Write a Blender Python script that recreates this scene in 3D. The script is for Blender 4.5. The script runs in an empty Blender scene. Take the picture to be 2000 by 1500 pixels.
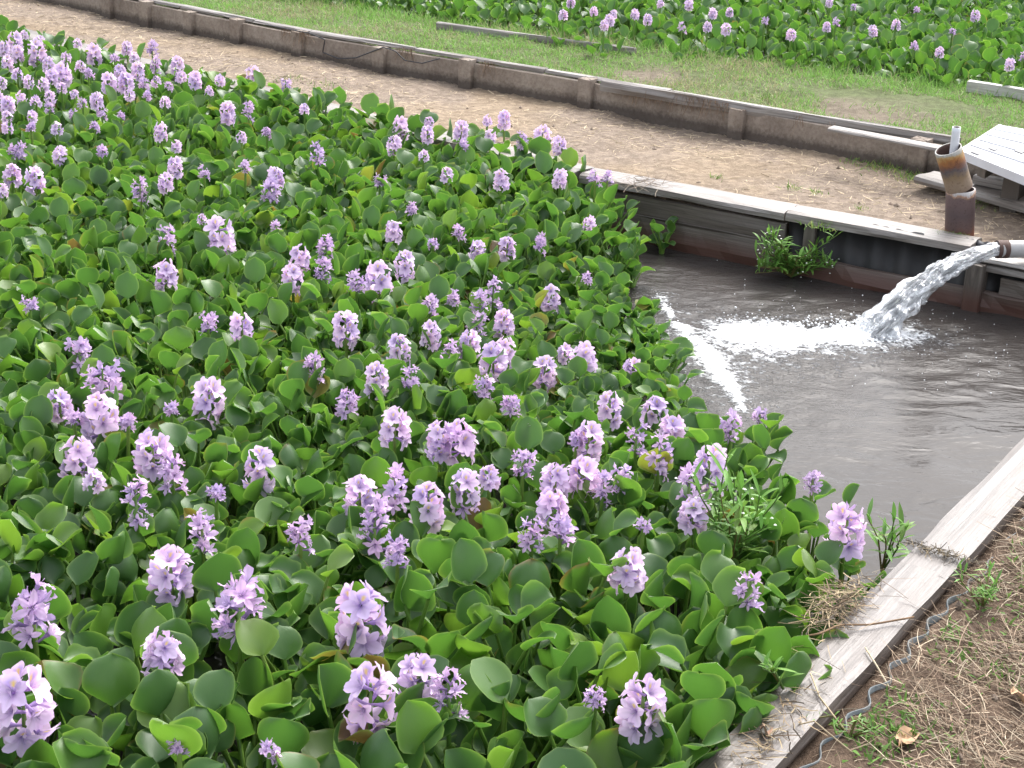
import bpy, math, random
import numpy as np
from mathutils import Vector, Matrix, Euler

random.seed(7)
rng = np.random.default_rng(7)
S = bpy.context.scene
COL = S.collection
R = math.radians

# ------------------------------------------------------------------ camera
CAM_H = 1.7
FPX, HY, ROLL = 3200.0, -530.0, R(2.0)
PITCH = math.atan((750 - HY) / FPX)
cd = bpy.data.cameras.new('camera')
cam = bpy.data.objects.new('camera', cd)
COL.objects.link(cam)
cd.sensor_width = 36.0
cd.lens = 36.0 * FPX / 2000.0
cd.clip_start = 0.05
cd.clip_end = 1000
cam.matrix_world = (Matrix.Translation((0, 0, CAM_H)) @ Matrix.Rotation(R(90) - PITCH, 4, 'X')
                    @ Matrix.Rotation(ROLL, 4, 'Z'))
S.camera = cam

# ------------------------------------------------------------------ light (bright overcast)
SUN_EL, SUN_AZ = R(50), R(28)          # azimuth measured from +Y towards +X
w = bpy.data.worlds.new('World')
S.world = w
w.use_nodes = True
wn = w.node_tree.nodes
wl = w.node_tree.links
bg = wn['Background']
sky = wn.new('ShaderNodeTexSky')
sky.sky_type = 'NISHITA'
sky.sun_disc = False
sky.sun_elevation = SUN_EL
sky.sun_rotation = SUN_AZ
sky.air_density = 1.0
sky.dust_density = 4.0
sky.ozone_density = 1.0
hs_ = wn.new('ShaderNodeHueSaturation')
hs_.inputs['Saturation'].default_value = 0.36
wl.new(sky.outputs[0], hs_.inputs['Color'])
wl.new(hs_.outputs[0], bg.inputs['Color'])
bg.inputs['Strength'].default_value = 0.15
sd = bpy.data.lights.new('sun', 'SUN')
sun = bpy.data.objects.new('sun', sd)
COL.objects.link(sun)
sd.energy = 0.75
sd.angle = R(30)
sd.color = (1.0, 0.985, 0.96)
sv = Vector((math.sin(SUN_AZ) * math.cos(SUN_EL), math.cos(SUN_AZ) * math.cos(SUN_EL), math.sin(SUN_EL)))
sun.rotation_euler = sv.to_track_quat('Z', 'Y').to_euler()
S.view_settings.view_transform = 'Standard'
S.view_settings.look = 'None'
S.view_settings.exposure = 1.6
S.view_settings.gamma = 1.0

# ------------------------------------------------------------------ helpers
_F = np.array([0, math.cos(PITCH), -math.sin(PITCH)])
_R0 = np.array([1.0, 0, 0])
_U0 = np.cross(_R0, _F)
_RT = math.cos(ROLL) * _R0 + math.sin(ROLL) * _U0
_UP = -math.sin(ROLL) * _R0 + math.cos(ROLL) * _U0
_C = np.array([0, 0, CAM_H])


def P(x, y, z=0.0):
    """survey of the photograph: where the sight line through pixel (x, y) meets the level z"""
    d = _F + (x - 1000) / FPX * _RT - (y - 750) / FPX * _UP
    return _C + (z - CAM_H) / d[2] * d


def depth(p):
    return float((np.array(p) - _C) @ _F)


def lat(seed, n=64):
    return np.random.default_rng(seed).random((n, n))


_LATS = {}


def vnoise(x, y, scale, seed=0):
    if seed not in _LATS:
        _LATS[seed] = lat(1000 + seed)
    L = _LATS[seed]
    n = L.shape[0]
    x = np.asarray(x) / scale + 137.3
    y = np.asarray(y) / scale + 91.7
    xi = np.floor(x).astype(int)
    yi = np.floor(y).astype(int)
    fx = x - xi
    fy = y - yi
    fx = fx * fx * (3 - 2 * fx)
    fy = fy * fy * (3 - 2 * fy)
    a = L[xi % n, yi % n]
    b = L[(xi + 1) % n, yi % n]
    c = L[xi % n, (yi + 1) % n]
    d = L[(xi + 1) % n, (yi + 1) % n]
    return (a * (1 - fx) + b * fx) * (1 - fy) + (c * (1 - fx) + d * fx) * fy


def fbm(x, y, scale, seed=0, octs=4):
    t = 0
    a = 0.5
    s = scale
    tot = 0
    for k in range(octs):
        t = t + a * vnoise(x, y, s, seed + k)
        tot += a
        a *= .5
        s *= .5
    return t / tot


def sstep(a, b, x):
    t = np.clip((np.asarray(x, float) - a) / (b - a), 0, 1)
    return t * t * (3 - 2 * t)


def tag(o, label=None, cat=None, group=None, kind=None):
    if label: o['label'] = label
    if cat: o['category'] = cat
    if group: o['group'] = group
    if kind: o['kind'] = kind
    return o


def empty(name, loc=(0, 0, 0), rz=0.0):
    o = bpy.data.objects.new(name, None)
    o.empty_display_size = .05
    COL.objects.link(o)
    o.location = tuple(float(v) for v in loc)
    o.rotation_euler = (0, 0, rz)
    return o


def link(name, mesh, parent=None):
    o = bpy.data.objects.new(name, mesh)
    COL.objects.link(o)
    if parent is not None:
        o.parent = parent
    return o


class G:
    """numpy geometry bag: quads/tris with per-vertex colour, uv (2) and rnd"""

    def __init__(s):
        s.v = []; s.f4 = []; s.f3 = []; s.m4 = []; s.m3 = []; s.c = []; s.uv = []; s.r = []
        s.n = 0

    def add(s, v, f4=None, f3=None, m=0, c=(1, 1, 1), uv=None, r=0.0):
        v = np.asarray(v, float).reshape(-1, 3)
        k = len(v)
        s.v.append(v)
        if f4 is not None and len(f4):
            f4 = np.asarray(f4, int).reshape(-1, 4)
            s.f4.append(f4 + s.n)
            s.m4.append(np.full(len(f4), m) if np.isscalar(m) else np.asarray(m))
        if f3 is not None and len(f3):
            f3 = np.asarray(f3, int).reshape(-1, 3)
            s.f3.append(f3 + s.n)
            s.m3.append(np.full(len(f3), m if np.isscalar(m) else 0))
        c = np.asarray(c, float)
        s.c.append(np.broadcast_to(c[..., :3], (k, 3)) if c.ndim == 1 else c[:, :3])
        s.uv.append(np.zeros((k, 2)) if uv is None else np.asarray(uv, float))
        s.r.append(np.broadcast_to(np.asarray(r, float), (k,)))
        s.n += k

    def arrays(s):
        return dict(v=np.concatenate(s.v), f4=np.concatenate(s.f4) if s.f4 else np.zeros((0, 4), int),
                    f3=np.concatenate(s.f3) if s.f3 else np.zeros((0, 3), int),
                    m4=np.concatenate(s.m4) if s.m4 else np.zeros(0, int),
                    m3=np.concatenate(s.m3) if s.m3 else np.zeros(0, int),
                    c=np.concatenate(s.c), uv=np.concatenate(s.uv), r=np.concatenate(s.r))

    def addarr(s, A, M=None, off=(0, 0, 0), r=None):
        v = A['v']
        if M is not None:
            v = v @ M.T
        v = v + np.asarray(off)
        s.v.append(v)
        if len(A['f4']): s.f4.append(A['f4'] + s.n); s.m4.append(A['m4'])
        if len(A['f3']): s.f3.append(A['f3'] + s.n); s.m3.append(A['m3'])
        s.c.append(A['c']); s.uv.append(A['uv'])
        s.r.append(A['r'] if r is None else np.full(len(v), r))
        s.n += len(v)

    def mesh(s, name, mats, smooth=True):
        A = s.arrays()
        me = bpy.data.meshes.new(name)
        nv = len(A['v']); n4 = len(A['f4']); n3 = len(A['f3'])
        me.vertices.add(nv)
        me.vertices.foreach_set('co', A['v'].astype(np.float32).ravel())
        lv = np.concatenate([A['f4'].ravel(), A['f3'].ravel()]).astype(np.int32)
        me.loops.add(len(lv))
        me.loops.foreach_set('vertex_index', lv)
        me.polygons.add(n4 + n3)
        ls = np.concatenate([np.arange(n4) * 4, n4 * 4 + np.arange(n3) * 3]).astype(np.int32)
        me.polygons.foreach_set('loop_start', ls)
        me.polygons.foreach_set('material_index', np.concatenate([A['m4'], A['m3']]).astype(np.int32))
        me.polygons.foreach_set('use_smooth', np.full(n4 + n3, smooth))
        for m in (mats if isinstance(mats, (list, tuple)) else [mats]):
            me.materials.append(m)
        me.update(calc_edges=True)
        ca = me.attributes.new('col', 'FLOAT_COLOR', 'POINT')
        ca.data.foreach_set('color', np.concatenate([A['c'], np.ones((nv, 1))], 1).astype(np.float32).ravel())
        uv = me.attributes.new('st', 'FLOAT_VECTOR', 'POINT')
        uv.data.foreach_set('vector', np.concatenate([A['uv'], np.zeros((nv, 1))], 1).astype(np.float32).ravel())
        ra = me.attributes.new('rnd', 'FLOAT', 'POINT')
        ra.data.foreach_set('value', A['r'].astype(np.float32))
        return me

    def obj(s, name, mats, parent=None, smooth=True):
        return link(name, s.mesh(name, mats, smooth), parent)


def gridf(nu, nv, wrap=False):
    """faces of a grid of nu x nv verts (index = i*nv + j); wrap closes j"""
    i = np.arange(nu - 1)[:, None]
    j = np.arange(nv if wrap else nv - 1)[None, :]
    j2 = (j + 1) % nv if wrap else j + 1
    a = i * nv + j; b = i * nv + j2; c = (i + 1) * nv + j2; d = (i + 1) * nv + j
    return np.stack([a, b, c, d], -1).reshape(-1, 4)


def tube(g, pts, rad, n=6, m=0, c=(1, 1, 1), r=0.0, cap=True, squash=None):
    pts = np.asarray(pts, float)
    k = len(pts)
    rad = np.broadcast_to(np.asarray(rad, float), (k,))
    t = np.gradient(pts, axis=0)
    t /= np.linalg.norm(t, axis=1)[:, None] + 1e-12
    ref = np.array([0.13, 0.21, 1.0]) if abs(t[0, 2]) < .9 else np.array([1.0, .1, 0])
    a = np.cross(t, ref); a /= np.linalg.norm(a, axis=1)[:, None] + 1e-12
    b = np.cross(t, a)
    th = np.arange(n) / n * 2 * math.pi
    v = pts[:, None] + rad[:, None, None] * (np.cos(th)[None, :, None] * a[:, None] + np.sin(th)[None, :, None] * b[:, None])
    L = np.concatenate([[0], np.cumsum(np.linalg.norm(np.diff(pts, axis=0), axis=1))])
    uv = np.stack([np.repeat(L, n), np.tile(th, k)], 1)
    f = gridf(k, n, True)
    base = v.reshape(-1, 3)
    f3 = []
    if cap:
        base = np.concatenate([base, pts[:1], pts[-1:]])
        uv = np.concatenate([uv, [[0, 0], [L[-1], 0]]])
        for j in range(n):
            f3.append((k * n, (j + 1) % n, j))
            f3.append((k * n + 1, (k - 1) * n + j, (k - 1) * n + (j + 1) % n))
    g.add(base, f, f3, m=m, c=c, uv=uv, r=r)


def strands(g, base, dirs, length, width, curve, c, r=0.0, m=0, nseg=3, taper=1.0):
    """many thin ribbons in one go. base (N,3), dirs (N,3) unit, curve (N,3) bend vector"""
    N = len(base)
    side = np.cross(dirs, np.array([0, 0, 1.0]) + rng.normal(0, .4, (N, 3)))
    side /= np.linalg.norm(side, axis=1)[:, None] + 1e-9
    t = np.linspace(0, 1, nseg + 1)
    cen = base[:, None] + dirs[:, None] * (length[:, None, None] * t[None, :, None]) + curve[:, None] * (t ** 2)[None, :, None]
    wd = width[:, None] * (1 - taper * t[None, :] ** 1.5) * .5 + 1e-4
    a = cen - side[:, None] * wd[:, :, None]
    b = cen + side[:, None] * wd[:, :, None]
    v = np.stack([a, b], 2)  # N, nseg+1, 2, 3
    k = (nseg + 1) * 2
    idx = np.arange(N)[:, None, None] * k
    i = np.arange(nseg)[None, :, None] * 2
    f = (idx + i + np.array([0, 1, 3, 2])[None, None, :]).reshape(-1, 4)
    cc = np.repeat(np.broadcast_to(c, (N, 3)), k, axis=0)
    rr = np.repeat(np.broadcast_to(r, (N,)), k)
    g.add(v.reshape(-1, 3), f, m=m, c=cc, r=rr)


# ------------------------------------------------------------------ materials
def mat(name, rough=.6, spec=.5):
    m = bpy.data.materials.new(name)
    m.use_nodes = True
    nt = m.node_tree
    b = nt.nodes['Principled BSDF']
    b.inputs['Roughness'].default_value = rough
    b.inputs['Specular IOR Level'].default_value = spec
    return m, nt, b


def N(nt, t, **kw):
    n = nt.nodes.new(t)
    for k, v in kw.items():
        if k.startswith('_'):
            setattr(n, k[1:], v)
        else:
            n.inputs[k.replace('__', ' ')].default_value = v
    return n


def attr(nt, name):
    n = nt.nodes.new('ShaderNodeAttribute')
    n.attribute_name = name
    return n


def ramp(nt, fac, stops, interp='LINEAR'):
    n = nt.nodes.new('ShaderNodeValToRGB')
    n.color_ramp.interpolation = interp
    e = n.color_ramp.elements
    while len(e) > 1: e.remove(e[-1])
    e[0].position = stops[0][0]; e[0].color = (*stops[0][1], 1)
    for p, c in stops[1:]:
        x = e.new(p); x.color = (*c, 1)
    nt.links.new(fac, n.inputs[0])
    return n.outputs[0]


def mathn(nt, op, a, b=None, c=None):
    n = nt.nodes.new('ShaderNodeMath')
    n.operation = op
    for k, x in enumerate((a, b, c)):
        if x is None: continue
        if hasattr(x, 'links'): nt.links.new(x, n.inputs[k])
        else: n.inputs[k].default_value = x
    return n.outputs[0]


def mixc(nt, f, a, b, mode='MIX'):
    n = nt.nodes.new('ShaderNodeMix')
    n.data_type = 'RGBA'; n.blend_type = mode
    for s, x in ((n.inputs[0], f), (n.inputs[6], a), (n.inputs[7], b)):
        if hasattr(x, 'links'): nt.links.new(x, s)
        elif isinstance(x, (int, float)): s.default_value = x
        else: s.default_value = (*x, 1)
    return n.outputs[2]


def noise(nt, vec, scale, detail=4, rough=.55, dist=0, smap=None):
    if smap is not None:
        mp = nt.nodes.new('ShaderNodeMapping')
        mp.inputs['Scale'].default_value = smap
        nt.links.new(vec, mp.inputs[0])
        vec = mp.outputs[0]
    n = nt.nodes.new('ShaderNodeTexNoise')
    n.inputs['Scale'].default_value = scale
    n.inputs['Detail'].default_value = detail
    n.inputs['Roughness'].default_value = rough
    n.inputs['Distortion'].default_value = dist
    nt.links.new(vec, n.inputs['Vector'])
    return n.outputs['Fac']


def bump(nt, b, h, strength, dist=.01):
    n = nt.nodes.new('ShaderNodeBump')
    n.inputs['Strength'].default_value = strength
    n.inputs['Distance'].default_value = dist
    nt.links.new(h, n.inputs['Height'])
    nt.links.new(n.outputs[0], b.inputs['Normal'])
    return n


def geo(nt):
    return nt.nodes.new('ShaderNodeNewGeometry').outputs['Position']


def rnd(nt):
    a = attr(nt, 'rnd').outputs['Fac']
    o = nt.nodes.new('ShaderNodeObjectInfo').outputs['Random']
    return mathn(nt, 'FRACT', mathn(nt, 'ADD', a, o))


def translucent(nt, b, col, fac):
    t = nt.nodes.new('ShaderNodeBsdfTranslucent')
    nt.links.new(col, t.inputs['Color'])
    mx = nt.nodes.new('ShaderNodeMixShader')
    mx.inputs[0].default_value = fac
    nt.links.new(b.outputs[0], mx.inputs[1])
    nt.links.new(t.outputs[0], mx.inputs[2])
    nt.links.new(mx.outputs[0], nt.nodes['Material Output'].inputs['Surface'])


def m_leaf():
    m, nt, b = mat('hyacinth_leaf', .34, .65)
    r = rnd(nt)
    base = ramp(nt, r, [(0, (.054, .126, .042)), (.35, (.064, .150, .044)), (.65, (.076, .172, .042)), (.88, (.100, .205, .044)),
                        (.985, (.150, .250, .045)), (.991, (.26, .27, .06)), (.995, (.20, .14, .06)), (1, (.13, .085, .045))])
    st = attr(nt, 'st').outputs['Vector']
    vein = noise(nt, st, 1.0, 3, .6, 0, (34, 1.6, 1))
    col = mixc(nt, mathn(nt, 'MULTIPLY', vein, .45), base, mixc(nt, 1.0, base, (.62, .72, .5), 'MULTIPLY'))
    big = noise(nt, geo(nt), 22, 3, .6)
    col = mixc(nt, mathn(nt, 'MULTIPLY', big, .5), col, mixc(nt, 1.0, col, (1.35, 1.15, .9), 'MULTIPLY'))
    # pale thin rim (st.x = +-1 at the margin stored in col.r)
    rim = attr(nt, 'col')
    sp = nt.nodes.new('ShaderNodeSeparateColor'); nt.links.new(rim.outputs['Color'], sp.inputs[0])
    f = mathn(nt, 'SMOOTH_MIN', mathn(nt, 'MULTIPLY', mathn(nt, 'POWER', sp.outputs[0], 14.0), .8), .8, .05)
    col = mixc(nt, f, col, (.24, .36, .10))
    # small blemishes
    sb = noise(nt, geo(nt), 75, 3, .7)
    sf = ramp(nt, sb, [(.0, (0, 0, 0)), (.735, (0, 0, 0)), (.77, (.7, .7, .7))])
    spb = nt.nodes.new('ShaderNodeSeparateColor'); nt.links.new(sf, spb.inputs[0])
    col = mixc(nt, spb.outputs[0], col, (.16, .10, .035))
    tipf = mathn(nt, 'MULTIPLY', ramp2(nt, mathn(nt, 'FRACT', mathn(nt, 'MULTIPLY', r, 13.7)), .90, .97),
                 ramp2(nt, mathn(nt, 'ADD', mathn(nt, 'MAXIMUM', sp.outputs[0], mathn(nt, 'MULTIPLY', sp.outputs[1], 1.0)), mathn(nt, 'MULTIPLY', big, .5)), 1.12, 1.3))
    col = mixc(nt, tipf, col, (.20, .13, .05))
    nt.links.new(col, b.inputs['Base Color'])
    rg = mathn(nt, 'MULTIPLY_ADD', noise(nt, geo(nt), 30, 2), .30, .26)
    nt.links.new(rg, b.inputs['Roughness'])
    bump(nt, b, vein, .25, .0012)
    translucent(nt, b, mixc(nt, 1.0, col, (1.55, 1.7, .8), 'MULTIPLY'), .38)
    return m


def m_petiole():
    m, nt, b = mat('hyacinth_petiole', .35, .5)
    r = rnd(nt)
    c = ramp(nt, r, [(0, (.09, .20, .03)), (.6, (.14, .27, .045)), (1, (.22, .33, .07))])
    n = noise(nt, geo(nt), 60, 3)
    c = mixc(nt, mathn(nt, 'MULTIPLY', n, .5), c, (.10, .13, .03))
    nt.links.new(c, b.inputs['Base Color'])
    return m


def m_petal():
    m, nt, b = mat('hyacinth_petal', .55, .3)
    c = attr(nt, 'col').outputs['Color']
    r = rnd(nt)
    tint = ramp(nt, r, [(0, (.84, .84, .95)), (.5, (1, 1, 1)), (1, (1.12, 1.03, 1.06))])
    c = mixc(nt, 1.0, c, tint, 'MULTIPLY')
    st = attr(nt, 'st').outputs['Vector']
    v = noise(nt, st, 1.0, 3, .6, 0, (9, 1.2, 1))
    c = mixc(nt, mathn(nt, 'MULTIPLY', v, .32), c, mixc(nt, 1.0, c, (.72, .60, .88), 'MULTIPLY'))
    nt.links.new(c, b.inputs['Base Color'])
    bump(nt, b, v, .25, .001)
    translucent(nt, b, c, .32)
    return m


def m_vcol(name, rough=.8, spec=.25, nscale=80, amt=.4, tl=0.0):
    m, nt, b = mat(name, rough, spec)
    c = attr(nt, 'col').outputs['Color']
    n = noise(nt, geo(nt), nscale, 4)
    c = mixc(nt, mathn(nt, 'MULTIPLY', n, amt), c, mixc(nt, 1.0, c, (.5, .47, .42), 'MULTIPLY'))
    nt.links.new(c, b.inputs['Base Color'])
    if tl: translucent(nt, b, c, tl)
    return m


def m_wood(name, c1, c2, c3, rough=.55, spec=.4, stain=(.12, .09, .07), stain_amt=.35, wet=None):
    """st.x = metres along the board, st.y = metres across"""
    m, nt, b = mat(name, rough, spec)
    st = attr(nt, 'st').outputs['Vector']
    r = rnd(nt)
    cmb = nt.nodes.new('ShaderNodeCombineXYZ')
    nt.links.new(mathn(nt, 'MULTIPLY', r, 37.0), cmb.inputs[2])
    va = nt.nodes.new('ShaderNodeVectorMath'); va.operation = 'ADD'
    nt.links.new(st, va.inputs[0]); nt.links.new(cmb.outputs[0], va.inputs[1])
    st = va.outputs[0]
    gr = noise(nt, st, 1.0, 6, .65, 1.2, (3.0, 95, 1))
    fine = noise(nt, st, 1.0, 4, .7, .3, (14, 420, 1))
    big = noise(nt, st, 1.0, 4, .6, .5, (3.5, 12, 1))
    c = ramp(nt, gr, [(.3, c1), (.5, c2), (.68, c3)])
    c = mixc(nt, mathn(nt, 'MULTIPLY', fine, .55), c, mixc(nt, 1.0, c, (.55, .52, .5), 'MULTIPLY'))
    crack = ramp(nt, noise(nt, st, 1.0, 3, .6, .8, (2.2, 130, 1)), [(.0, (1, 1, 1)), (.28, (1, 1, 1)), (.33, (0, 0, 0))])
    sc = nt.nodes.new('ShaderNodeSeparateColor'); nt.links.new(crack, sc.inputs[0])
    c = mixc(nt, mathn(nt, 'MULTIPLY', sc.outputs[0], .7), c, (.05, .04, .035))
    sf = ramp(nt, big, [(.45, (0, 0, 0)), (.7, (1, 1, 1))])
    ss = nt.nodes.new('ShaderNodeSeparateColor'); nt.links.new(sf, ss.inputs[0])
    c = mixc(nt, mathn(nt, 'MULTIPLY', ss.outputs[0], stain_amt), c, stain)
    if wet:
        # a permanent dark tide mark near the waterline (depends on height)
        sz = nt.nodes.new('ShaderNodeSeparateXYZ'); nt.links.new(geo(nt), sz.inputs[0])
        h = mathn(nt, 'ADD', sz.outputs[2], mathn(nt, 'MULTIPLY', big, .05))
        f = ramp(nt, mathn(nt, 'ADD', mathn(nt, 'MULTIPLY', h, 4.0), 1.0), [(.34, (1, 1, 1)), (.60, (0, 0, 0))])
        s3 = nt.nodes.new('ShaderNodeSeparateColor'); nt.links.new(f, s3.inputs[0])
        c = mixc(nt, mathn(nt, 'MULTIPLY', s3.outputs[0], .85), c, wet)
    nt.links.new(c, b.inputs['Base Color'])
    hb = mathn(nt, 'ADD', mathn(nt, 'MULTIPLY', gr, .6), mathn(nt, 'MULTIPLY', fine, .5))
    bump(nt, b, hb, .55, .003)
    return m


def m_ground():
    m, nt, b = mat('ground', .9, .2)
    p = geo(nt)
    zone = attr(nt, 'col')
    n1 = noise(nt, p, 3.0, 5, .6)
    n2 = noise(nt, p, 26, 5, .7)
    n3 = noise(nt, p, 170, 3, .7)
    c = mixc(nt, mathn(nt, 'MULTIPLY', n1, .7), zone.outputs['Color'], mixc(nt, 1.0, zone.outputs['Color'], (.72, .68, .64), 'MULTIPLY'))
    c = mixc(nt, ramp2(nt, n2, .42, .68), mixc(nt, 1.0, c, (.72, .69, .66), 'MULTIPLY'), mixc(nt, 1.0, c, (1.22, 1.2, 1.16), 'MULTIPLY'))
    c = mixc(nt, ramp2(nt, n3, .35, .7), mixc(nt, 1.0, c, (.72, .7, .68), 'MULTIPLY'), c)
    nt.links.new(c, b.inputs['Base Color'])
    bump(nt, b, mathn(nt, 'ADD', n2, mathn(nt, 'MULTIPLY', n3, .5)), .8, .012)
    return m


def ramp2(nt, f, a, b):
    n = nt.nodes.new('ShaderNodeMapRange')
    n.inputs[1].default_value = a; n.inputs[2].default_value = b
    nt.links.new(f, n.inputs[0])
    return n.outputs[0]


def m_water():
    m, nt, b = mat('water', .04, .22)
    p = geo(nt)
    foam = attr(nt, 'rnd').outputs['Fac']
    n1 = noise(nt, p, 60, 5, .7, .3, (1.0, 1.9, 1))
    n2 = noise(nt, p, 210, 3, .7)
    n4 = noise(nt, p, 26, 4, .65, .6, (1.0, 1.5, 1))
    f = mathn(nt, 'ADD', foam, mathn(nt, 'MULTIPLY', mathn(nt, 'SUBTRACT', mathn(nt, 'ADD', mathn(nt, 'MULTIPLY', n1, .5), mathn(nt, 'MULTIPLY', n4, .5)), .5), 2.6))
    f = mathn(nt, 'ADD', f, mathn(nt, 'MULTIPLY', mathn(nt, 'SUBTRACT', n2, .5), .5))
    vo = nt.nodes.new('ShaderNodeTexVoronoi'); vo.inputs['Scale'].default_value = 75; nt.links.new(p, vo.inputs['Vector'])
    vo2 = nt.nodes.new('ShaderNodeTexVoronoi'); vo2.inputs['Scale'].default_value = 28; nt.links.new(p, vo2.inputs['Vector'])
    f = mathn(nt, 'ADD', f, mathn(nt, 'MULTIPLY', mathn(nt, 'SUBTRACT', mathn(nt, 'ADD', vo.outputs['Distance'], vo2.outputs['Distance']), .95), .42))
    f = mathn(nt, 'SUBTRACT', f, mathn(nt, 'MULTIPLY', ramp2(nt, foam, .16, .0), .30))
    fm = mathn(nt, 'POWER', ramp2(nt, f, .34, .80), 1.3)
    body = mixc(nt, noise(nt, p, 2.2, 3), (.040, .036, .034), (.055, .048, .043))
    nt.links.new(mixc(nt, fm, body, (.93, .94, .95)), b.inputs['Base Color'])
    nt.links.new(mathn(nt, 'MULTIPLY_ADD', fm, .6, .02), b.inputs['Roughness'])
    b.inputs['IOR'].default_value = 1.33
    # ripples, finer towards the churned part
    cho = attr(nt, 'col')
    sp = nt.nodes.new('ShaderNodeSeparateColor'); nt.links.new(cho.outputs['Color'], sp.inputs[0])
    w1 = noise(nt, p, 5.0, 2, .5, 1.0, (1.0, 1.7, 1))
    w2 = noise(nt, p, 17, 3, .6, .8, (1.0, 2.2, 1))
    w3 = noise(nt, p, 60, 3, .6, .5, (1.0, 1.8, 1))
    h = mathn(nt, 'ADD', mathn(nt, 'MULTIPLY', w1, .22), mathn(nt, 'MULTIPLY', w2, mathn(nt, 'MULTIPLY_ADD', sp.outputs[0], .06, .03)))
    h = mathn(nt, 'ADD', h, mathn(nt, 'MULTIPLY', w3, mathn(nt, 'MULTIPLY_ADD', sp.outputs[0], .11, .004)))
    h = mathn(nt, 'ADD', h, mathn(nt, 'MULTIPLY', fm, .25))
    bump(nt, b, h, 1.0, .028)
    return m


def m_jet():
    m, nt, b = mat('rushing_water', .06, .5)
    st = attr(nt, 'st').outputs['Vector']
    n = noise(nt, st, 1.0, 4, .6, .5, (16, 2.4, 1))
    n2 = noise(nt, st, 1.0, 3, .7, .4, (55, 7, 1))
    f = ramp2(nt, mathn(nt, 'ADD', mathn(nt, 'MULTIPLY', n, .65), mathn(nt, 'MULTIPLY', n2, .45)), .42, .64)
    b.inputs['Base Color'].default_value = (.9, .92, .94, 1)
    b.inputs['Transmission Weight'].default_value = 1.0
    b.inputs['IOR'].default_value = 1.33
    d = nt.nodes.new('ShaderNodeBsdfPrincipled')
    d.inputs['Base Color'].default_value = (.94, .95, .96, 1)
    d.inputs['Roughness'].default_value = .25
    mx = nt.nodes.new('ShaderNodeMixShader')
    nt.links.new(mathn(nt, 'MULTIPLY_ADD', f, .62, .05), mx.inputs[0])
    nt.links.new(b.outputs[0], mx.inputs[1])
    nt.links.new(d.outputs[0], mx.inputs[2])
    nt.links.new(mx.outputs[0], nt.nodes['Material Output'].inputs['Surface'])
    bu = nt.nodes.new('ShaderNodeBump')
    bu.inputs['Strength'].default_value = .9; bu.inputs['Distance'].default_value = .012
    nt.links.new(mathn(nt, 'ADD', n, mathn(nt, 'MULTIPLY', n2, .5)), bu.inputs['Height'])
    nt.links.new(bu.outputs[0], b.inputs['Normal']); nt.links.new(bu.outputs[0], d.inputs['Normal'])
    return m


def m_foam():
    m, nt, b = mat('foam', .45, .4)
    b.inputs['Base Color'].default_value = (.93, .94, .95, 1)
    return m


def m_rust(name, lo=False):
    m, nt, b = mat(name, .6, .4)
    st = attr(nt, 'st').outputs['Vector']      # x = metres along, y = angle
    sx = nt.nodes.new('ShaderNodeSeparateXYZ'); nt.links.new(st, sx.inputs[0])
    p = geo(nt)
    n = noise(nt, p, 22, 5, .65)
    n2 = noise(nt, p, 95, 4, .7)
    t = mathn(nt, 'ADD', mathn(nt, 'MULTIPLY', sx.outputs[0], 5.8), mathn(nt, 'MULTIPLY', mathn(nt, 'SUBTRACT', n, .5), .42))
    if lo:
        c = ramp(nt, t, [(0, (.20, .075, .045)), (.15, (.115, .070, .062)), (.45, (.085, .058, .058)), (.88, (.13, .085, .08)), (.93, (.34, .20, .12)), (.96, (.40, .36, .34)), (1, (.48, .45, .43))])
    else:
        c = ramp(nt, t, [(0, (.20, .14, .10)), (.2, (.26, .19, .13)), (.38, (.22, .15, .085)), (.52, (.10, .085, .09)), (.63, (.17, .075, .045)), (.75, (.33, .135, .04)), (.84, (.42, .27, .11)), (.90, (.38, .36, .32)), (1, (.42, .41, .38))])
    c = mixc(nt, ramp2(nt, n2, .55, .75), c, mixc(nt, 1.0, c, (.45, .35, .3), 'MULTIPLY'))
    nt.links.new(c, b.inputs['Base Color'])
    bump(nt, b, n2, .4, .002)
    return m


def m_plain(name, c, rough=.5, spec=.5, dirt=.35, dcol=(.2, .17, .14), scale=30, metallic=0.0):
    m, nt, b = mat(name, rough, spec)
    n = noise(nt, geo(nt), scale, 5, .65)
    nt.links.new(mixc(nt, mathn(nt, 'MULTIPLY', ramp2(nt, n, .4, .75), dirt), c, dcol), b.inputs['Base Color'])
    b.inputs['Metallic'].default_value = metallic
    bump(nt, b, n, .2, .003)
    return m


def m_concrete():
    m, nt, b = mat('concrete', .85, .25)
    p = geo(nt)
    n = noise(nt, p, 6, 5, .6)
    n2 = noise(nt, p, 60, 5, .7)
    c = ramp(nt, n, [(.3, (.21, .17, .14)), (.55, (.31, .26, .215)), (.75, (.37, .32, .27))])
    c = mixc(nt, ramp2(nt, n2, .4, .75), c, mixc(nt, 1.0, c, (.65, .6, .56), 'MULTIPLY'))
    sz = nt.nodes.new('ShaderNodeSeparateXYZ'); nt.links.new(p, sz.inputs[0])
    # damp, dark foot of the wall
    f = ramp2(nt, mathn(nt, 'ADD', sz.outputs[2], mathn(nt, 'MULTIPLY', n2, -.03)), .035, .0)
    c = mixc(nt, mathn(nt, 'MULTIPLY', f, .75), c, (.045, .035, .03))
    nt.links.new(c, b.inputs['Base Color'])
    bump(nt, b, n2, .5, .004)
    return m


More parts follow.
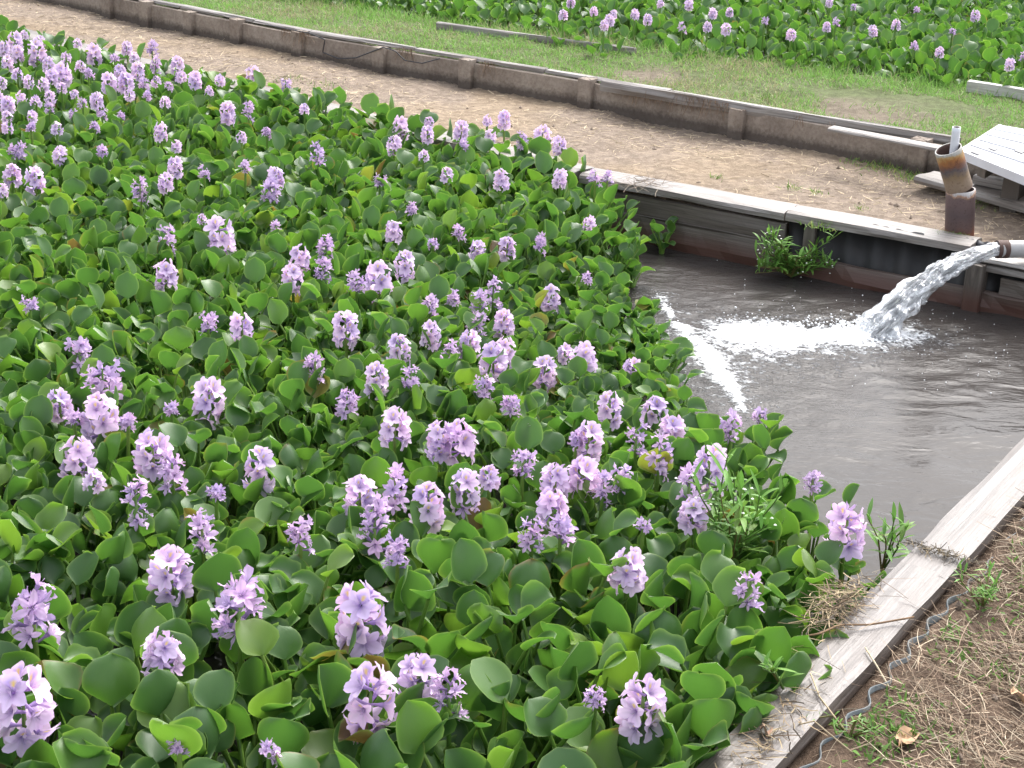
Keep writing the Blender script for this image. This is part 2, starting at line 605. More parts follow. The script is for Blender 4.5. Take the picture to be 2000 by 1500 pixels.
LEAF, PET, PETAL = m_leaf(), m_petiole(), m_petal()
GROUND, WATER, JET, FOAM = m_ground(), m_water(), m_jet(), m_foam()
STRAW = m_vcol('dry_straw', .75, .25, 60, .35)
GRASS = m_vcol('grass', .6, .3, 40, .3, .3)
WEED = m_vcol('weed', .5, .4, 50, .3, .3)
OLDWOOD = m_wood('weathered_plank', (.13, .115, .10), (.265, .24, .218), (.37, .345, .32), .5, .5, stain_amt=.5)
NEARWOOD = m_wood('near_plank', (.050, .040, .035), (.125, .105, .094), (.215, .19, .175), .42, .62, stain_amt=.6)
WETWOOD = m_wood('wet_board', (.075, .062, .052), (.13, .11, .092), (.20, .175, .15), .5, .5, wet=(.095, .038, .026))
PALEWOOD = m_wood('pale_board', (.34, .32, .29), (.48, .46, .43), (.60, .58, .55), .45, .5, stain=(.3, .25, .2), stain_amt=.3)
CONC = m_concrete()
RUST, RUST2 = m_rust('rusty_steel'), m_rust('dark_rusty_steel', True)
PVC = m_plain('white_pipe', (.74, .75, .78), .35, .5, .15)
GREYPVC = m_plain('grey_pipe', (.42, .41, .40), .4, .5, .3)
DARKIN = m_plain('pipe_inside', (.10, .06, .05), .7, .3, .3, (.05, .03, .02))
WHITEP = m_plain('white_board', (.66, .67, .70), .5, .4, .3, (.40, .38, .37), 9)
BLACK = m_plain('black_plastic', (.02, .022, .028), .35, .5, .3, (.06, .05, .05))
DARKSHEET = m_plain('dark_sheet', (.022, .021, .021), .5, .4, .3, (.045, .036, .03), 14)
TIN = m_plain('galvanised_sheet', (.10, .12, .13), .5, .4, .6, (.20, .16, .12), 20, .3)

# ------------------------------------------------------------------ layout of the place
WZ = -0.22                       # near pond's water level
TZ = 0.13                        # terrace behind the low concrete wall
U1 = np.array([.546, .838]); U1 /= np.linalg.norm(U1)
NI = np.array([.49, 2.66])       # a point on the near plank's inner edge
N1 = np.array([U1[1], -U1[0]])   # towards the bank the photographer stands on
CORNER = np.array([2.33, 5.48])
FARBACK = [(-9.5, 15.9), (-3.07, 9.66), (-2.63, 9.23), (.32, 6.68), (1.10, 6.21), (1.72, 5.84), (2.62, 5.31)]   # back edge of far plank
WALL = [(-11.0, 15.6), (-3.45, 10.80), (-2.02, 9.66), (-1.18, 8.96), (.33, 7.96), (1.12, 7.36), (1.62, 6.98), (4.5, 4.9), (9, 1.9)]
FPE = [(-12.0, 15.2), (-1.5, 10.25), (-.44, 9.6), (.58, 8.95), (1.25, 8.62), (2.2, 8.20), (2.7, 7.93), (6, 5.9), (10, 3.4)]      # far pond's edge


def sd_poly(pts, x, y):
    """signed distance to an open polyline (positive = left of its direction reversed, i.e. beyond)"""
    x = np.asarray(x, float); y = np.asarray(y, float)
    best = np.full(x.shape, 1e9); sg = np.ones(x.shape)
    for (ax, ay), (bx, by) in zip(pts[:-1], pts[1:]):
        dx, dy = bx - ax, by - ay
        L2 = dx * dx + dy * dy
        t = np.clip(((x - ax) * dx + (y - ay) * dy) / L2, 0, 1)
        d = np.hypot(x - ax - t * dx, y - ay - t * dy)
        cr = dx * (y - ay) - dy * (x - ax)
        u = d < best
        best = np.where(u, d, best)
        sg = np.where(u, np.sign(cr), sg)
    return best * sg


def d_near(x, y):      # >0 on the bank side of near plank's inner edge
    return (np.asarray(x) - NI[0]) * N1[0] + (np.asarray(y) - NI[1]) * N1[1]


def pond_in(x, y):     # positive inside the near pond
    return np.minimum(-d_near(x, y), -(sd_poly(FARBACK, x, y)) - .13)


# ------------------------------------------------------------------ ground sheet
def axis(lo, hi, step, far):
    core = np.arange(lo, hi + 1e-6, step)
    out = []
    d = step; a = core[-1]
    while a < far:
        d *= 1.5; a += d; out.append(a)
    o2 = []
    d = step; a = core[0]
    while a > -far:
        d *= 1.5; a -= d; o2.append(a)
    return np.concatenate([o2[::-1], core, out])


def build_ground():
    xs = axis(-4.2, 3.6, .03, 300); ys = axis(1.6, 12.2, .03, 300)
    X, Y = np.meshgrid(xs, ys, indexing='ij')
    dn = d_near(X, Y); df = sd_poly(FARBACK, X, Y); dw = sd_poly(WALL, X, Y); dp = sd_poly(FPE, X, Y)
    pin = np.minimum(-dn, -df - .055)
    z = (fbm(X, Y, .9, 3) - .5) * .05 + (fbm(X, Y, .14, 9) - .5) * .022
    z = np.where((dn > 0) & (dn < .14), -.035, z)                # bed of the near plank
    z = np.where(dn >= .14, z * .6 - .012, z)
    z = np.where((df <= .0) & (df > -.14) & (dn < .14), -.05, z)
    z = np.where((df > 0) & (dw < 0), z - .010, z)
    z = np.where(dw >= .04, TZ - .02 + (fbm(X, Y, 1.1, 13) - .5) * .06 + (fbm(X, Y, .12, 19) - .5) * .03, z)
    z = np.where(dp > .06, -.12, z)
    z = np.where(pin > .0, -.55 + (fbm(X, Y, .5, 5) - .5) * .05, z)
    z = np.where((np.abs(X) > 30) | (np.abs(Y) > 40), 0, z)
    path = np.array([.36, .30, .245]); bank = np.array([.16, .115, .085]); terr = np.array([.25, .215, .165]); bed = np.array([.05, .04, .03])
    c = np.empty(X.shape + (3,)); c[:] = path
    straw = fbm(X, Y, .5, 40)[..., None]
    c = c * (1 - .4 * sstep(.45, .7, straw)) + np.array([.46, .36, .23]) * .4 * sstep(.45, .7, straw)
    c[dn > .02] = bank
    c[dw >= .03] = terr
    c[(pin > 0) | (dp > .05)] = bed
    gr = sstep(.35, .62, fbm(X, Y, .8, 50) + .25 * sstep(2.2, -1.0, X))[..., None]
    gm = (dw > .03) & (dp < .06)
    cc = c * (1 - gr * .75) + np.array([.13, .20, .06]) * gr * .75
    c = np.where(gm[..., None], cc, c)
    g = G()
    g.add(np.stack([X, Y, z], -1).reshape(-1, 3), gridf(len(xs), len(ys)), c=c.reshape(-1, 3))
    o = g.obj('ground', GROUND)
    o.data.flip_normals()
    tag(o, kind='structure')


build_ground()


def gz(x, y):
    """rough ground level for scattering"""
    dn = d_near(x, y); dw = sd_poly(WALL, x, y)
    z = (fbm(x, y, .9, 3) - .5) * .05 + (fbm(x, y, .14, 9) - .5) * .022
    z = np.where(dn >= .14, z * .6 - .012, z - .015)
    return np.where(dw >= .04, TZ - .02 + (fbm(x, y, 1.1, 13) - .5) * .06 + (fbm(x, y, .12, 19) - .5) * .03, z)


# ------------------------------------------------------------------ water
HIT = P(1705, 648, WZ); FOAM_A = [P(1745, 655, WZ), P(1640, 660, WZ), P(1520, 660, WZ), P(1400, 655, WZ)]
FOAM_B = [P(1285, 578, WZ), P(1322, 640, WZ), P(1375, 690, WZ), P(1432, 772, WZ), P(1450, 800, WZ)]


def dseg(pts, X, Y):
    return np.abs(sd_poly([tuple(p[:2]) for p in pts], X, Y))


def build_water():
    def ax2(lo, hi, st, LO, HI):
        return np.concatenate([np.arange(LO, lo, .12), np.arange(lo, hi, st), np.arange(hi, HI, .12)])
    xs = ax2(.2, 2.45, .011, -8, 3.0); ys = ax2(3.0, 6.9, .011, -1, 14.5)
    X, Y = np.meshgrid(xs, ys, indexing='ij')
    keep = pond_in(X, Y)
    da = dseg(FOAM_A, X, Y); db = dseg(FOAM_B, X, Y); dh = np.hypot(X - HIT[0], (Y - HIT[1]))
    # the plume spreads to the left
    s = np.clip((HIT[0] + .1 - X) / .75, 0, 1)
    wid = .115 + .070 * s
    n = fbm(X, Y, .16, 60)
    da = np.abs(da + (fbm(X, Y, .09, 61) - .5) * .10)
    db = np.abs(db + (fbm(X, Y, .06, 63) - .5) * .05)
    fA = 1.0 * np.exp(-(da / (wid * (.55 + .8 * n))) ** 1.5) * (1 - .55 * sstep(.75, 1.0, s))
    fA2 = .22 * np.exp(-(da / (wid * 1.9)) ** 2)
    wB = .012 + .018 * sstep(.0, .55, np.hypot(X - FOAM_B[2][0], Y - FOAM_B[2][1]) * -1 + .55)
    fB = .70 * np.exp(-(db / (wB * (.5 + 1.2 * n))) ** 1.25) + .22 * np.exp(-(db / .12) ** 2)
    foam = np.maximum.reduce([fA, fA2, fB])
    foam += .08 * np.exp(-(dh / .45) ** 2) + .22 * np.exp(-(((X - FOAM_A[3][0]) / .35) ** 2 + ((Y - FOAM_A[3][1] + .25) / .3) ** 2))
    chop = np.clip(np.exp(-(np.minimum(da, dh) / .5) ** 2) + .6 * np.exp(-(db / .5) ** 2) + .55 * sstep(1.0, .6, X) * sstep(5.0, 5.8, Y), 0, 1)
    z = WZ + (fbm(X, Y * 1.5, .42, 70, 2) - .5) * .013 + (fbm(X, Y * 1.6, .10, 75, 3) - .5) * .014 * chop
    r = dh
    z += .0015 * np.sin(r * 52 + n * 5) * np.exp(-((r - .35) / .32) ** 2) * (n + .2)
    z += .035 * fA * (fbm(X, Y, .05, 80, 3)) + .018 * fB * fbm(X, Y, .04, 82, 2)
    z = np.where(keep < -.1, WZ - .02, z)
    g = G()
    g.add(np.stack([X, Y, z], -1).reshape(-1, 3), gridf(len(xs), len(ys)), c=np.stack([chop] * 3, -1).reshape(-1, 3), r=foam.ravel())
    o = g.obj('water', WATER); o.data.flip_normals()
    tag(o, kind='structure')
    g = G()
    xs = np.linspace(-10, 12, 12)
    pts = []
    for q in FPE:
        pts.append((q[0], q[1] + .02, -.06)); pts.append((q[0] + 2, q[1] + 20, -.06))
    g.add(pts, [(2 * k, 2 * k + 2, 2 * k + 3, 2 * k + 1) for k in range(len(FPE) - 1)])
    o = g.obj('far_water', WATER); tag(o, kind='structure')


build_water()

# ------------------------------------------------------------------ boards and walls
def board(name, mat_, a, b, width, zt, thick, parent=None, off=0.0, wob=.004, zb=None, step=.05, rot=0.0, side=1):
    """board from a to b (xy, optionally z). `off` shifts across; width measured to the right of a->b"""
    a = np.array([*a[:2], a[2] if len(a) > 2 else zt]); b = np.array([*b[:2], b[2] if len(b) > 2 else (zb if zb is not None else zt)])
    L = np.linalg.norm(b - a); n = max(2, int(L / step))
    t = np.linspace(0, 1, n + 1)
    d = (b - a) / L
    r = np.array([d[1], -d[0], 0.0]) * side; r /= np.linalg.norm(r)
    up = np.array([0, 0, 1.0])
    prof = [(0, 0), (.18, 0), (.4, 0), (.6, 0), (.82, 0), (1, 0), (1, -.5), (1, -1), (.5, -1), (0, -1), (0, -.5)]
    k = len(prof)
    rs = np.random.default_rng(abs(hash(name)) % 1000 + int(L * 1000) % 997 + int(abs(a[0]) * 100))
    V = np.zeros((n + 1, k, 3)); UV = np.zeros((n + 1, k, 2))
    ph = rs.random() * 50
    for j, (u, q) in enumerate(prof):
        ew = (vnoise(t * L + ph, np.full(n + 1, j * 3.7 + ph), .13, 33) - .5) * wob * 2
        ew2 = (vnoise(t * L + ph, np.full(n + 1, j * 5.1 + ph), .4, 34) - .5) * wob * 1.6
        rd = .0035 if u in (0, 1) and q in (0, -1) else 0
        uu = off + u * width + ew * (1 if u in (0, 1) else 0) + (rd if u == 0 else -rd)
        zz = q * thick + ew2 - (rd if q == 0 else -rd)
        V[:, j] = a + d * (t * L)[:, None] + r * uu[:, None] + up * zz[:, None]
        UV[:, j, 0] = t * L + ph; UV[:, j, 1] = u * width + (-q) * thick * 1.1 + ph
    # close the seam between the last and first profile point
    f = gridf(n + 1, k, True)
    if side < 0: f = f[:, ::-1]
    g = G()
    g.add(V.reshape(-1, 3), f, uv=UV.reshape(-1, 2), r=rs.random())
    e = []
    for i, fl in ((0, False), (n, True)):
        cen = V[i].mean(0)
        base = np.concatenate([V[i], [cen]])
        uvv = np.concatenate([UV[i] * [1, 1], [[t[i] * L, width / 2]]])
        tri = [(k, j, (j + 1) % k) if (fl != (side < 0)) else (k, (j + 1) % k, j) for j in range(k)]
        g.add(base, f3=tri, uv=uvv, r=.3)
    o = g.obj(name, mat_, parent, smooth=False)
    return o


# --- near plank (bottom right)
tp = empty('pond_edge_plank', (NI[0], NI[1], 0))
tp.location = (0, 0, 0)
tag(tp, 'long pale grey plank edging the pond beside the near bank, lower right', 'plank')
q0 = NI - U1 * 3.4; q1 = NI + U1 * .70; q2 = CORNER + U1 * .12
board('plank_board', NEARWOOD, q0, q1, .118, .012, .045, tp, wob=.003)
board('plank_board', NEARWOOD, q1 + U1 * .004, q2, .120, .010, .045, tp, wob=.003)
board('side_board', WETWOOD, q0 + N1 * .012, q2 + N1 * .012, .03, -.036, .40, tp, wob=.003)

# --- corrugated sheet strip behind it
g = G()
s = np.arange(-1.5, 3.3, .012)
wave = .010 * np.sin(s / .115 * 2 * math.pi + 1.3 * np.sin(s * 3.1)) * (.7 + .4 * np.sin(s * 2.3 + 1)) + .004 * np.sin(s * 9.0)
ax = NI[None] + U1[None] * s[:, None] + N1[None] * (.150 + wave)[:, None]
zt = -.010 + .006 * np.sin(s * 5)
V = np.zeros((len(s), 4, 3))
for j, (dn_, z_) in enumerate(((0, None), (.003, None), (.003, -.10), (0, -.10))):
    V[:, j, :2] = ax + N1[None] * dn_
    V[:, j, 2] = zt if z_ is None else z_
g.add(V.reshape(-1, 3), gridf(len(s), 4, True), uv=np.zeros((len(s) * 4, 2)))
o = g.obj('corrugated_sheet', TIN)
tag(o, 'wavy edge of a grey corrugated sheet buried behind the near plank', 'metal sheet')

# --- far edge of the pond: cap planks, boards, posts
fe = empty('timber_pond_edge', (0, 0, 0))
tag(fe, 'weathered timber edge across the far side of the pond with boards at the waterline', 'timber edging')


def inner(pts, d):
    """polyline offset towards the pond by d"""
    out = []
    P_ = [np.array(p) for p in pts]
    for i, p in enumerate(P_):
        a = P_[max(i - 1, 0)]; b = P_[min(i + 1, len(P_) - 1)]
        t = (b - a) / np.linalg.norm(b - a)
        out.append(p + np.array([t[1], -t[0]]) * d)
    return out


CW = .155
caps = FARBACK[:6]
for i in range(len(caps) - 1):
    a, b = np.array(caps[i]), np.array(caps[i + 1])
    d = (b - a) / np.linalg.norm(b - a)
    board('cap_plank', OLDWOOD, a + d * .003, b - d * .003, CW, .018 - .002 * (i % 2), .036, fe, wob=.006, side=1)
b0 = np.array(FARBACK[5]); b1 = np.array(FARBACK[6]); d = (b1 - b0) / np.linalg.norm(b1 - b0)
board('cap_plank', PALEWOOD, b0 + d * .02, b1, .10, -.018, .022, fe, wob=.004, off=.06)
board('cap_plank', OLDWOOD, b0 + d * .02, b1, .10, -.044, .03, fe, wob=.004, off=.055)
inn = inner(FARBACK, .112)
inn2 = inner(FARBACK, .095)
low = inner(FARBACK, .125)
for i in range(1, 6):
    a, b = inn[i], inn[i + 1]
    if i <= 3:
        m2 = b
        board('upper_board', WETWOOD, a, m2, .022, -.035, .085, fe, wob=.006)
        board('lower_board', WETWOOD, low[i], low[i + 1], .03, -.115, .14, fe, wob=.010)
    else:
        board('lower_board', WETWOOD, low[i], low[i + 1], .035, -.148, .11, fe, wob=.010)
d5 = np.array(low[6]) - np.array(low[5]); d5 /= np.linalg.norm(d5)
board('upper_board', WETWOOD, np.array(low[5]) + d5 * .12, low[6], .025, -.085, .06, fe, wob=.012)


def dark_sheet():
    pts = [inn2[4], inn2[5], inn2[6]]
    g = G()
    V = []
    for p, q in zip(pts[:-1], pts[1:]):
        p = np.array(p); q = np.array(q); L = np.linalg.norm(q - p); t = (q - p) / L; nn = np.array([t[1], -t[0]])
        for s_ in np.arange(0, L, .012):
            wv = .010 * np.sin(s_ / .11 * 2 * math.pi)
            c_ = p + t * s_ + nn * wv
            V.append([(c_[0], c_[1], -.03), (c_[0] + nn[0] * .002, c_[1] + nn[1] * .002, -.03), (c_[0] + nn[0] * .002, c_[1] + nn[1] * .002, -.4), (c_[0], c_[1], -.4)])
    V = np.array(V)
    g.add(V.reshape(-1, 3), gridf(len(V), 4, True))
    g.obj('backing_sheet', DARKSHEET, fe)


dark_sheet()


def post(px, py, zt, zb, w, h=None, mat_=None, parent=None, rz=0.0, name='post', lean=0.0):
    """squared post with worn corners; h = depth"""
    h = h or w
    g = G()
    n = 9
    prof = []
    for cx, cy in ((1, 1), (-1, 1), (-1, -1), (1, -1)):
        for k in range(3):
            an = math.atan2(cy, cx) + (k - 1) * .55
            prof.append((cx * w / 2 * .84 + math.cos(an) * w * .11, cy * h / 2 * .84 + math.sin(an) * h * .11))
    prof = np.array(prof)
    rot = np.array([[math.cos(rz), -math.sin(rz)], [math.sin(rz), math.cos(rz)]])
    prof = prof @ rot.T
    V = np.zeros((n, len(prof), 3)); UV = np.zeros((n, len(prof), 2))
    for i in range(n):
        z = zb + (zt - zb) * i / (n - 1)
        V[i, :, :2] = prof * (1 + .02 * math.sin(i * 2.1)) + np.array([px + lean * (z - zb), py])
        V[i, :, 2] = z + (0 if i < n - 1 else .003 * np.sin(np.arange(len(prof)) * 2))
        UV[i, :, 0] = z; UV[i, :, 1] = np.arange(len(prof)) * w / 3
    g.add(V.reshape(-1, 3), gridf(n, len(prof), True)[:, ::-1], uv=UV.reshape(-1, 2), r=.2)
    k = len(prof)
    g.add(np.concatenate([V[-1], [V[-1].mean(0)]]), f3=[(k, j, (j + 1) % k) for j in range(k)], uv=np.zeros((k + 1, 2)))
    return g.obj(name, mat_ or WETWOOD, parent, smooth=False)


RZ = math.atan2(-.37, .62)
p = P(1893, 598, WZ); post(p[0], p[1] - .035, -.04, -.5, .062, .07, WETWOOD, fe, RZ)
p = P(1583, 500, WZ + .06); post(p[0] - .005, p[1] - .01, -.03, -.5, .045, .06, WETWOOD, fe, RZ)

# --- low concrete retaining wall with piers and board on top
rw = empty('retaining_wall', (0, 0, 0))
tag(rw, 'low brown concrete wall of panels and piers holding up the grass terrace', 'wall')


def along(pts, s):
    """point and tangent at arclength s"""
    for a, b in zip(pts[:-1], pts[1:]):
        a = np.array(a); b = np.array(b); L = np.linalg.norm(b - a)
        if s <= L: return a + (b - a) / L * s, (b - a) / L
        s -= L
    return b, (b - a) / L


L0 = np.linalg.norm(np.array(WALL[1]) - np.array(WALL[0]))


def wall_s(px, py):
    p = P(px, py, .0)[:2]
    best = None
    s = 0
    for a, b in zip(WALL[:-1], WALL[1:]):
        a = np.array(a); b = np.array(b); L = np.linalg.norm(b - a)
        t = np.clip((p - a) @ (b - a) / L ** 2, 0, 1)
        dd = np.linalg.norm(a + t * (b - a) - p)
        if best is None or dd < best[0]: best = (dd, s + t * L)
        s += L
    return best[1]


piers = [wall_s(*q) for q in ((130, 42), (222, 55), (312, 72), (432, 88), (577, 110), (728, 140), (915, 165), (1148, 205), (1442, 262), (1815, 320))]
piers = [L0 - 5.2, L0 - 3.9, L0 - 2.6, L0 - 1.3] + piers + [piers[-1] + 1.0, piers[-1] + 2.0, piers[-1] + 3.0]
prev = piers[0] - 1.3
wi = inner(WALL, 0.0)
for i, s in enumerate(piers):
    c, t = along(WALL, s)
    ang = math.atan2(t[1], t[0])
    nn = np.array([t[1], -t[0]])
    post(*(c + nn * .01), TZ + .003 if i % 3 else TZ - .008, -.12, .075, .07, CONC, rw, ang, 'pier')
    a, _ = along(WALL, prev + .04); b, _ = along(WALL, s - .042)
    # panels bend with the wall: split at its corners
    seg = [a]
    acc = 0
    for q0_, q1_ in zip(WALL[:-1], WALL[1:]):
        acc += np.linalg.norm(np.array(q1_) - np.array(q0_))
        if prev + .15 < acc < s - .15: seg.append(np.array(q1_))
    seg.append(b)
    for a_, b_ in zip(seg[:-1], seg[1:]):
        board('panel', CONC, a_, b_, .045, TZ - .016, .30, rw, off=-.028, wob=.002, step=.08)
    prev = s
# wooden capping strips lying on the wall's top
mk = [piers[0], piers[4] + .02, piers[7] + .1, piers[9] + .2, piers[10] + .45, piers[11] + .45, piers[12] + .3]
for a, b in zip(mk[:-1], mk[1:]):
    ss = [a]
    acc = 0
    for q0_, q1_ in zip(WALL[:-1], WALL[1:]):
        acc += np.linalg.norm(np.array(q1_) - np.array(q0_))
        if a + .1 < acc < b - .1: ss.append(acc)
    ss.append(b)
    for u, v in zip(ss[:-1], ss[1:]):
        pa, _ = along(WALL, u + .004); pb, _ = along(WALL, v - .004)
        board('capping_strip', OLDWOOD, pa, pb, .055, TZ + .006, .020, rw, off=-.062, wob=.006)
# loose pale board
pa = P(1632, 246, TZ + .03); pb = P(1905, 296, TZ + .03)
o = board('loose_board', OLDWOOD, (pa[0], pa[1]), (pb[0], pb[1]), .075, TZ + .034, .02, wob=.003)
tag(o, 'pale loose board lying on the concrete wall left of the white platform', 'board')
# dark timber strip behind it on the grass edge
pa = P(1180, 165, TZ); pb = P(1880, 278, TZ)
o = board('timber_strip', OLDWOOD, (pa[0] - .0, pa[1] + .03), (pb[0], pb[1] + .03), .035, TZ + .014, .05, wob=.006)
tag(o, 'narrow grey timber running along the grass edge behind the concrete wall', 'timber')

# far pond's edging boards
for q0_, q1_, mt, lb in (((860, 36), (1245, 86), OLDWOOD, 'grey board edging the far pond, half hidden in grass at the top centre'),
                         ((1896, 156), (2150, 196), PALEWOOD, 'white board edging the far pond at the right side of the photo')):
    pa = P(*q0_, TZ + .03); pb = P(*q1_, TZ + .03)
    o = board('edging_board', mt, pa[:2], pb[:2], .045, TZ + (.012 if q0_[0] < 1000 else .03), .12, wob=.006)
    tag(o, lb, 'board')

# ------------------------------------------------------------------ pipes
def pipe_mesh(g, a, b, r, th, n=40, k=14, c=(1, 1, 1), wob=0.0, cut=None, m_out=0, m_in=1, seed=0):
    """open-ended hollow pipe from a to b; cut(angle)->shortening of the far end"""
    a = np.array(a, float); b = np.array(b, float); L = np.linalg.norm(b - a); d = (b - a) / L
    ref = np.array([0, 1.0, 0]) if abs(d[1]) < .9 else np.array([1.0, 0, 0])
    u = np.cross(d, ref); u /= np.linalg.norm(u); v = np.cross(d, u)
    thv = np.arange(n) / n * 2 * math.pi
    def ring(rr, s):
        s = np.broadcast_to(s, (n,))
        return a + d * s[:, None] + rr * (np.cos(thv)[:, None] * u + np.sin(thv)[:, None] * v)
    cutv = np.zeros(n) if cut is None else np.array([cut(x) for x in thv])
    out = [ring(r * (1 + wob * math.sin(i * 1.3 + seed)), (L - cutv) * i / (k - 1)) for i in range(k)]
    inn_ = [ring(r - th, (L - cutv) * i / (k - 1)) for i in range(k)]
    V = np.array(out + inn_[::-1])
    uv = np.zeros((2 * k, n, 2))
    for i in range(k):
        uv[i, :, 0] = (L - cutv) * i / (k - 1); uv[2 * k - 1 - i, :, 0] = uv[i, :, 0]
        uv[i, :, 1] = thv; uv[2 * k - 1 - i, :, 1] = thv
    f = gridf(2 * k, n, True)
    m = np.concatenate([np.full((k - 1) * n, m_out), np.full(n, m_out), np.full((k - 1) * n, m_in)])
    g.add(V.reshape(-1, 3), f, m=m, uv=uv.reshape(-1, 2), c=c)
    g.add(np.concatenate([out[0], inn_[0]]), [(j, n + j, n + (j + 1) % n, (j + 1) % n) for j in range(n)], m=m_out)


SPB = P(1873, 458, -.01)
sp_ = empty('standpipe', (SPB[0], SPB[1], 0))
tag(sp_, 'rusty upright steel pipe broken in two, upper piece leaning left, on the dirt path', 'pipe')
g = G(); pipe_mesh(g, (0, 0, -.15), (0, 0, .165), .054, .006, wob=.004, cut=lambda t: 0.0)
o = g.obj('lower_pipe', [RUST2, DARKIN], sp_)
# its rust ramp starts above ground: rescale the along coordinate
at = o.data.attributes['st']
buf = np.zeros(len(o.data.vertices) * 3, np.float32); at.data.foreach_get('vector', buf); buf[0::3] = (buf[0::3] - .15) * 1.04; at.data.foreach_set('vector', buf)
g = G()
sp_.rotation_euler = (0, -.10, 0)
e0 = np.array([-.006, -.002, .171]); dr = np.array([-.31, -.12, .95]); dr /= np.linalg.norm(dr)
pipe_mesh(g, e0, e0 + dr * .165, .0495, .005, wob=.004)
g.obj('upper_pipe', [RUST, DARKIN], sp_)
g = G(); pipe_mesh(g, (-.042, -.008, .20), (-.027, -.016, .405), .0155, .003, n=24)
g.obj('inner_pipe', [PVC, DARKIN], sp_)

PM = P(1953, 487, .035)
dp_ = empty('discharge_pipe', (PM[0], PM[1], .035))
tag(dp_, 'grey pipe lying over the pond edge with water gushing from its mouth', 'pipe')
g = G(); pipe_mesh(g, (0, 0, 0), (2.4, .42, -.008), .0315, .0035, n=32)
g.obj('pipe_body', [GREYPVC, DARKIN], dp_)
g = G(); pipe_mesh(g, (-.012, 0, 0), (.028, .005, 0), .0325, .005, n=32, k=4)
g.obj('pipe_mouth', [DARKIN, DARKIN], dp_)

# ------------------------------------------------------------------ white slatted platform + boards by it
def platform():
    z = TZ + .075
    A = P(1957, 243, z); B = P(1878, 293, z)     # left edge back / front corner
    C_ = P(2000, 342, z)                         # on the front edge
    e1 = (C_ - B)[:2]; e1 /= np.linalg.norm(e1)
    e2 = (A - B)[:2]; W = np.linalg.norm(e2); e2 /= W
    dA = (P(2000, 250, z) - A)[:2]; dA /= np.linalg.norm(dA)
    Lg = .95
    t = empty('slatted_platform', (B[0], B[1], 0))
    tag(t, 'white slatted platform raised beside the concrete wall at the right edge', 'platform')
    FR = e1 * Lg; BL = e2 * W; BR_ = BL + dA * Lg * .9

    def quad_slab(name, a, b, c, d, zt, th, m_):
        g = G()
        top = [(*q, zt) for q in (a, b, c, d)]; bot = [(*q, zt - th) for q in (a, b, c, d)]
        uv = [(0, 0), (1, 0), (1, .1), (0, .1)] * 2
        g.add(top + bot, [(0, 1, 2, 3), (7, 6, 5, 4), (0, 4, 5, 1), (1, 5, 6, 2), (2, 6, 7, 3), (3, 7, 4, 0)], uv=uv)
        return g.obj(name, m_, t, smooth=False)
    n = 5
    for k in range(n):
        u0 = k / n + .012; u1 = (k + 1) / n - .028
        quad_slab('slat', BL * u0, FR * (1 - u0) + BR_ * u0, FR * (1 - u1) + BR_ * u1, BL * u1, z, .022, WHITEP)
    pe = np.array([e1[1], -e1[0]]) * .012
    quad_slab('front_rail', pe - e1 * .012, FR + pe, FR, -e1 * .012, z + .001, .034, WHITEP)
    pl = np.array([-e2[1], e2[0]]) * .012
    quad_slab('side_rail', np.zeros(2), BL, BL + pl, pl, z - .001, .034, WHITEP)
    for q in (.12, .48, .84):
        o_ = e1 * q; ee = dA * q * .9 + BL
        quad_slab('bearer', o_, o_ + e1 * .05, ee + dA * .05, ee, z - .0235, .05, WETWOOD)
    # dark hand-hole plates
    for (px, py, w_, h_) in ((1940, 291, .045, .05), (1905, 300, .05, .022), (1990, 297, .05, .03)):
        c = P(px, py, z)[:2] - B[:2]
        g = G()
        a = c - e1 * w_ / 2 - e2 * h_ / 2
        V = [(*(a), z + .0035), (*(a + e1 * w_), z + .0035), (*(a + e1 * w_ + e2 * h_), z + .0035), (*(a + e2 * h_), z + .0035)]
        V = V + [(x_, y_, z_ - .004) for x_, y_, z_ in V]
        g.add(V, [(0, 1, 2, 3), (0, 4, 5, 1), (1, 5, 6, 2), (2, 6, 7, 3), (3, 7, 4, 0)])
        g.obj('hand_hole', BLACK, t, smooth=False)
    # timber blocks carrying it
    for q in (.22, .8):
        c = B[:2] + e1 * q + e2 * .06
        o = board('support_timber', WETWOOD, c + e2 * .10, c + e2 * (W + .15), .07, z - .074, z - .074 + .03, side=1, wob=.003)
        tag(o, 'timber block under the white platform, ' + ('near its left corner' if q < .5 else 'beyond the frame towards its right end'), 'timber')
    return e1


e1p = platform()
a = P(1785, 345, .03); b = P(2080, 425, .03)
o = board('wooden_board', PALEWOOD if False else OLDWOOD, a[:2], b[:2], .16, .035, .035, side=-1, wob=.003)
tag(o, 'flat pale wooden board lying on dirt behind the rusty pipe, pointing right', 'board')
a = P(1900, 345, .07); b = P(2120, 390, .07)
o = board('wooden_beam', OLDWOOD, a[:2], b[:2], .07, .075, .038, side=-1, wob=.003)
tag(o, 'wooden beam resting on the flat board beneath the white platform', 'beam')

# black plastic liner peeping out behind the far plank
g = G()
for (x0, y0, x1, y1) in ((1690, 434, 1805, 457), (1880, 462, 1935, 474)):
    a = P(x0, y0, .02); b = P(x1, y1, .02)
    n = 30
    t = np.linspace(0, 1, n)
    base = a[None] * (1 - t)[:, None] + b[None] * t[:, None]
    hh = .012 + .012 * vnoise(t * 3, t * 0, .3, 5)
    V = np.zeros((n, 3, 3))
    V[:, 0] = base + np.array([0, -.012, 0]); V[:, 0, 2] = .002
    V[:, 1] = base; V[:, 1, 2] = hh
    V[:, 2] = base + np.array([0.01, .035, 0]); V[:, 2, 2] = -.02
    g.add(V.reshape(-1, 3), gridf(n, 3))
o = g.obj('pond_liner', BLACK)
tag(o, 'strip of black plastic liner showing behind the far plank near the rusty pipe', 'liner')

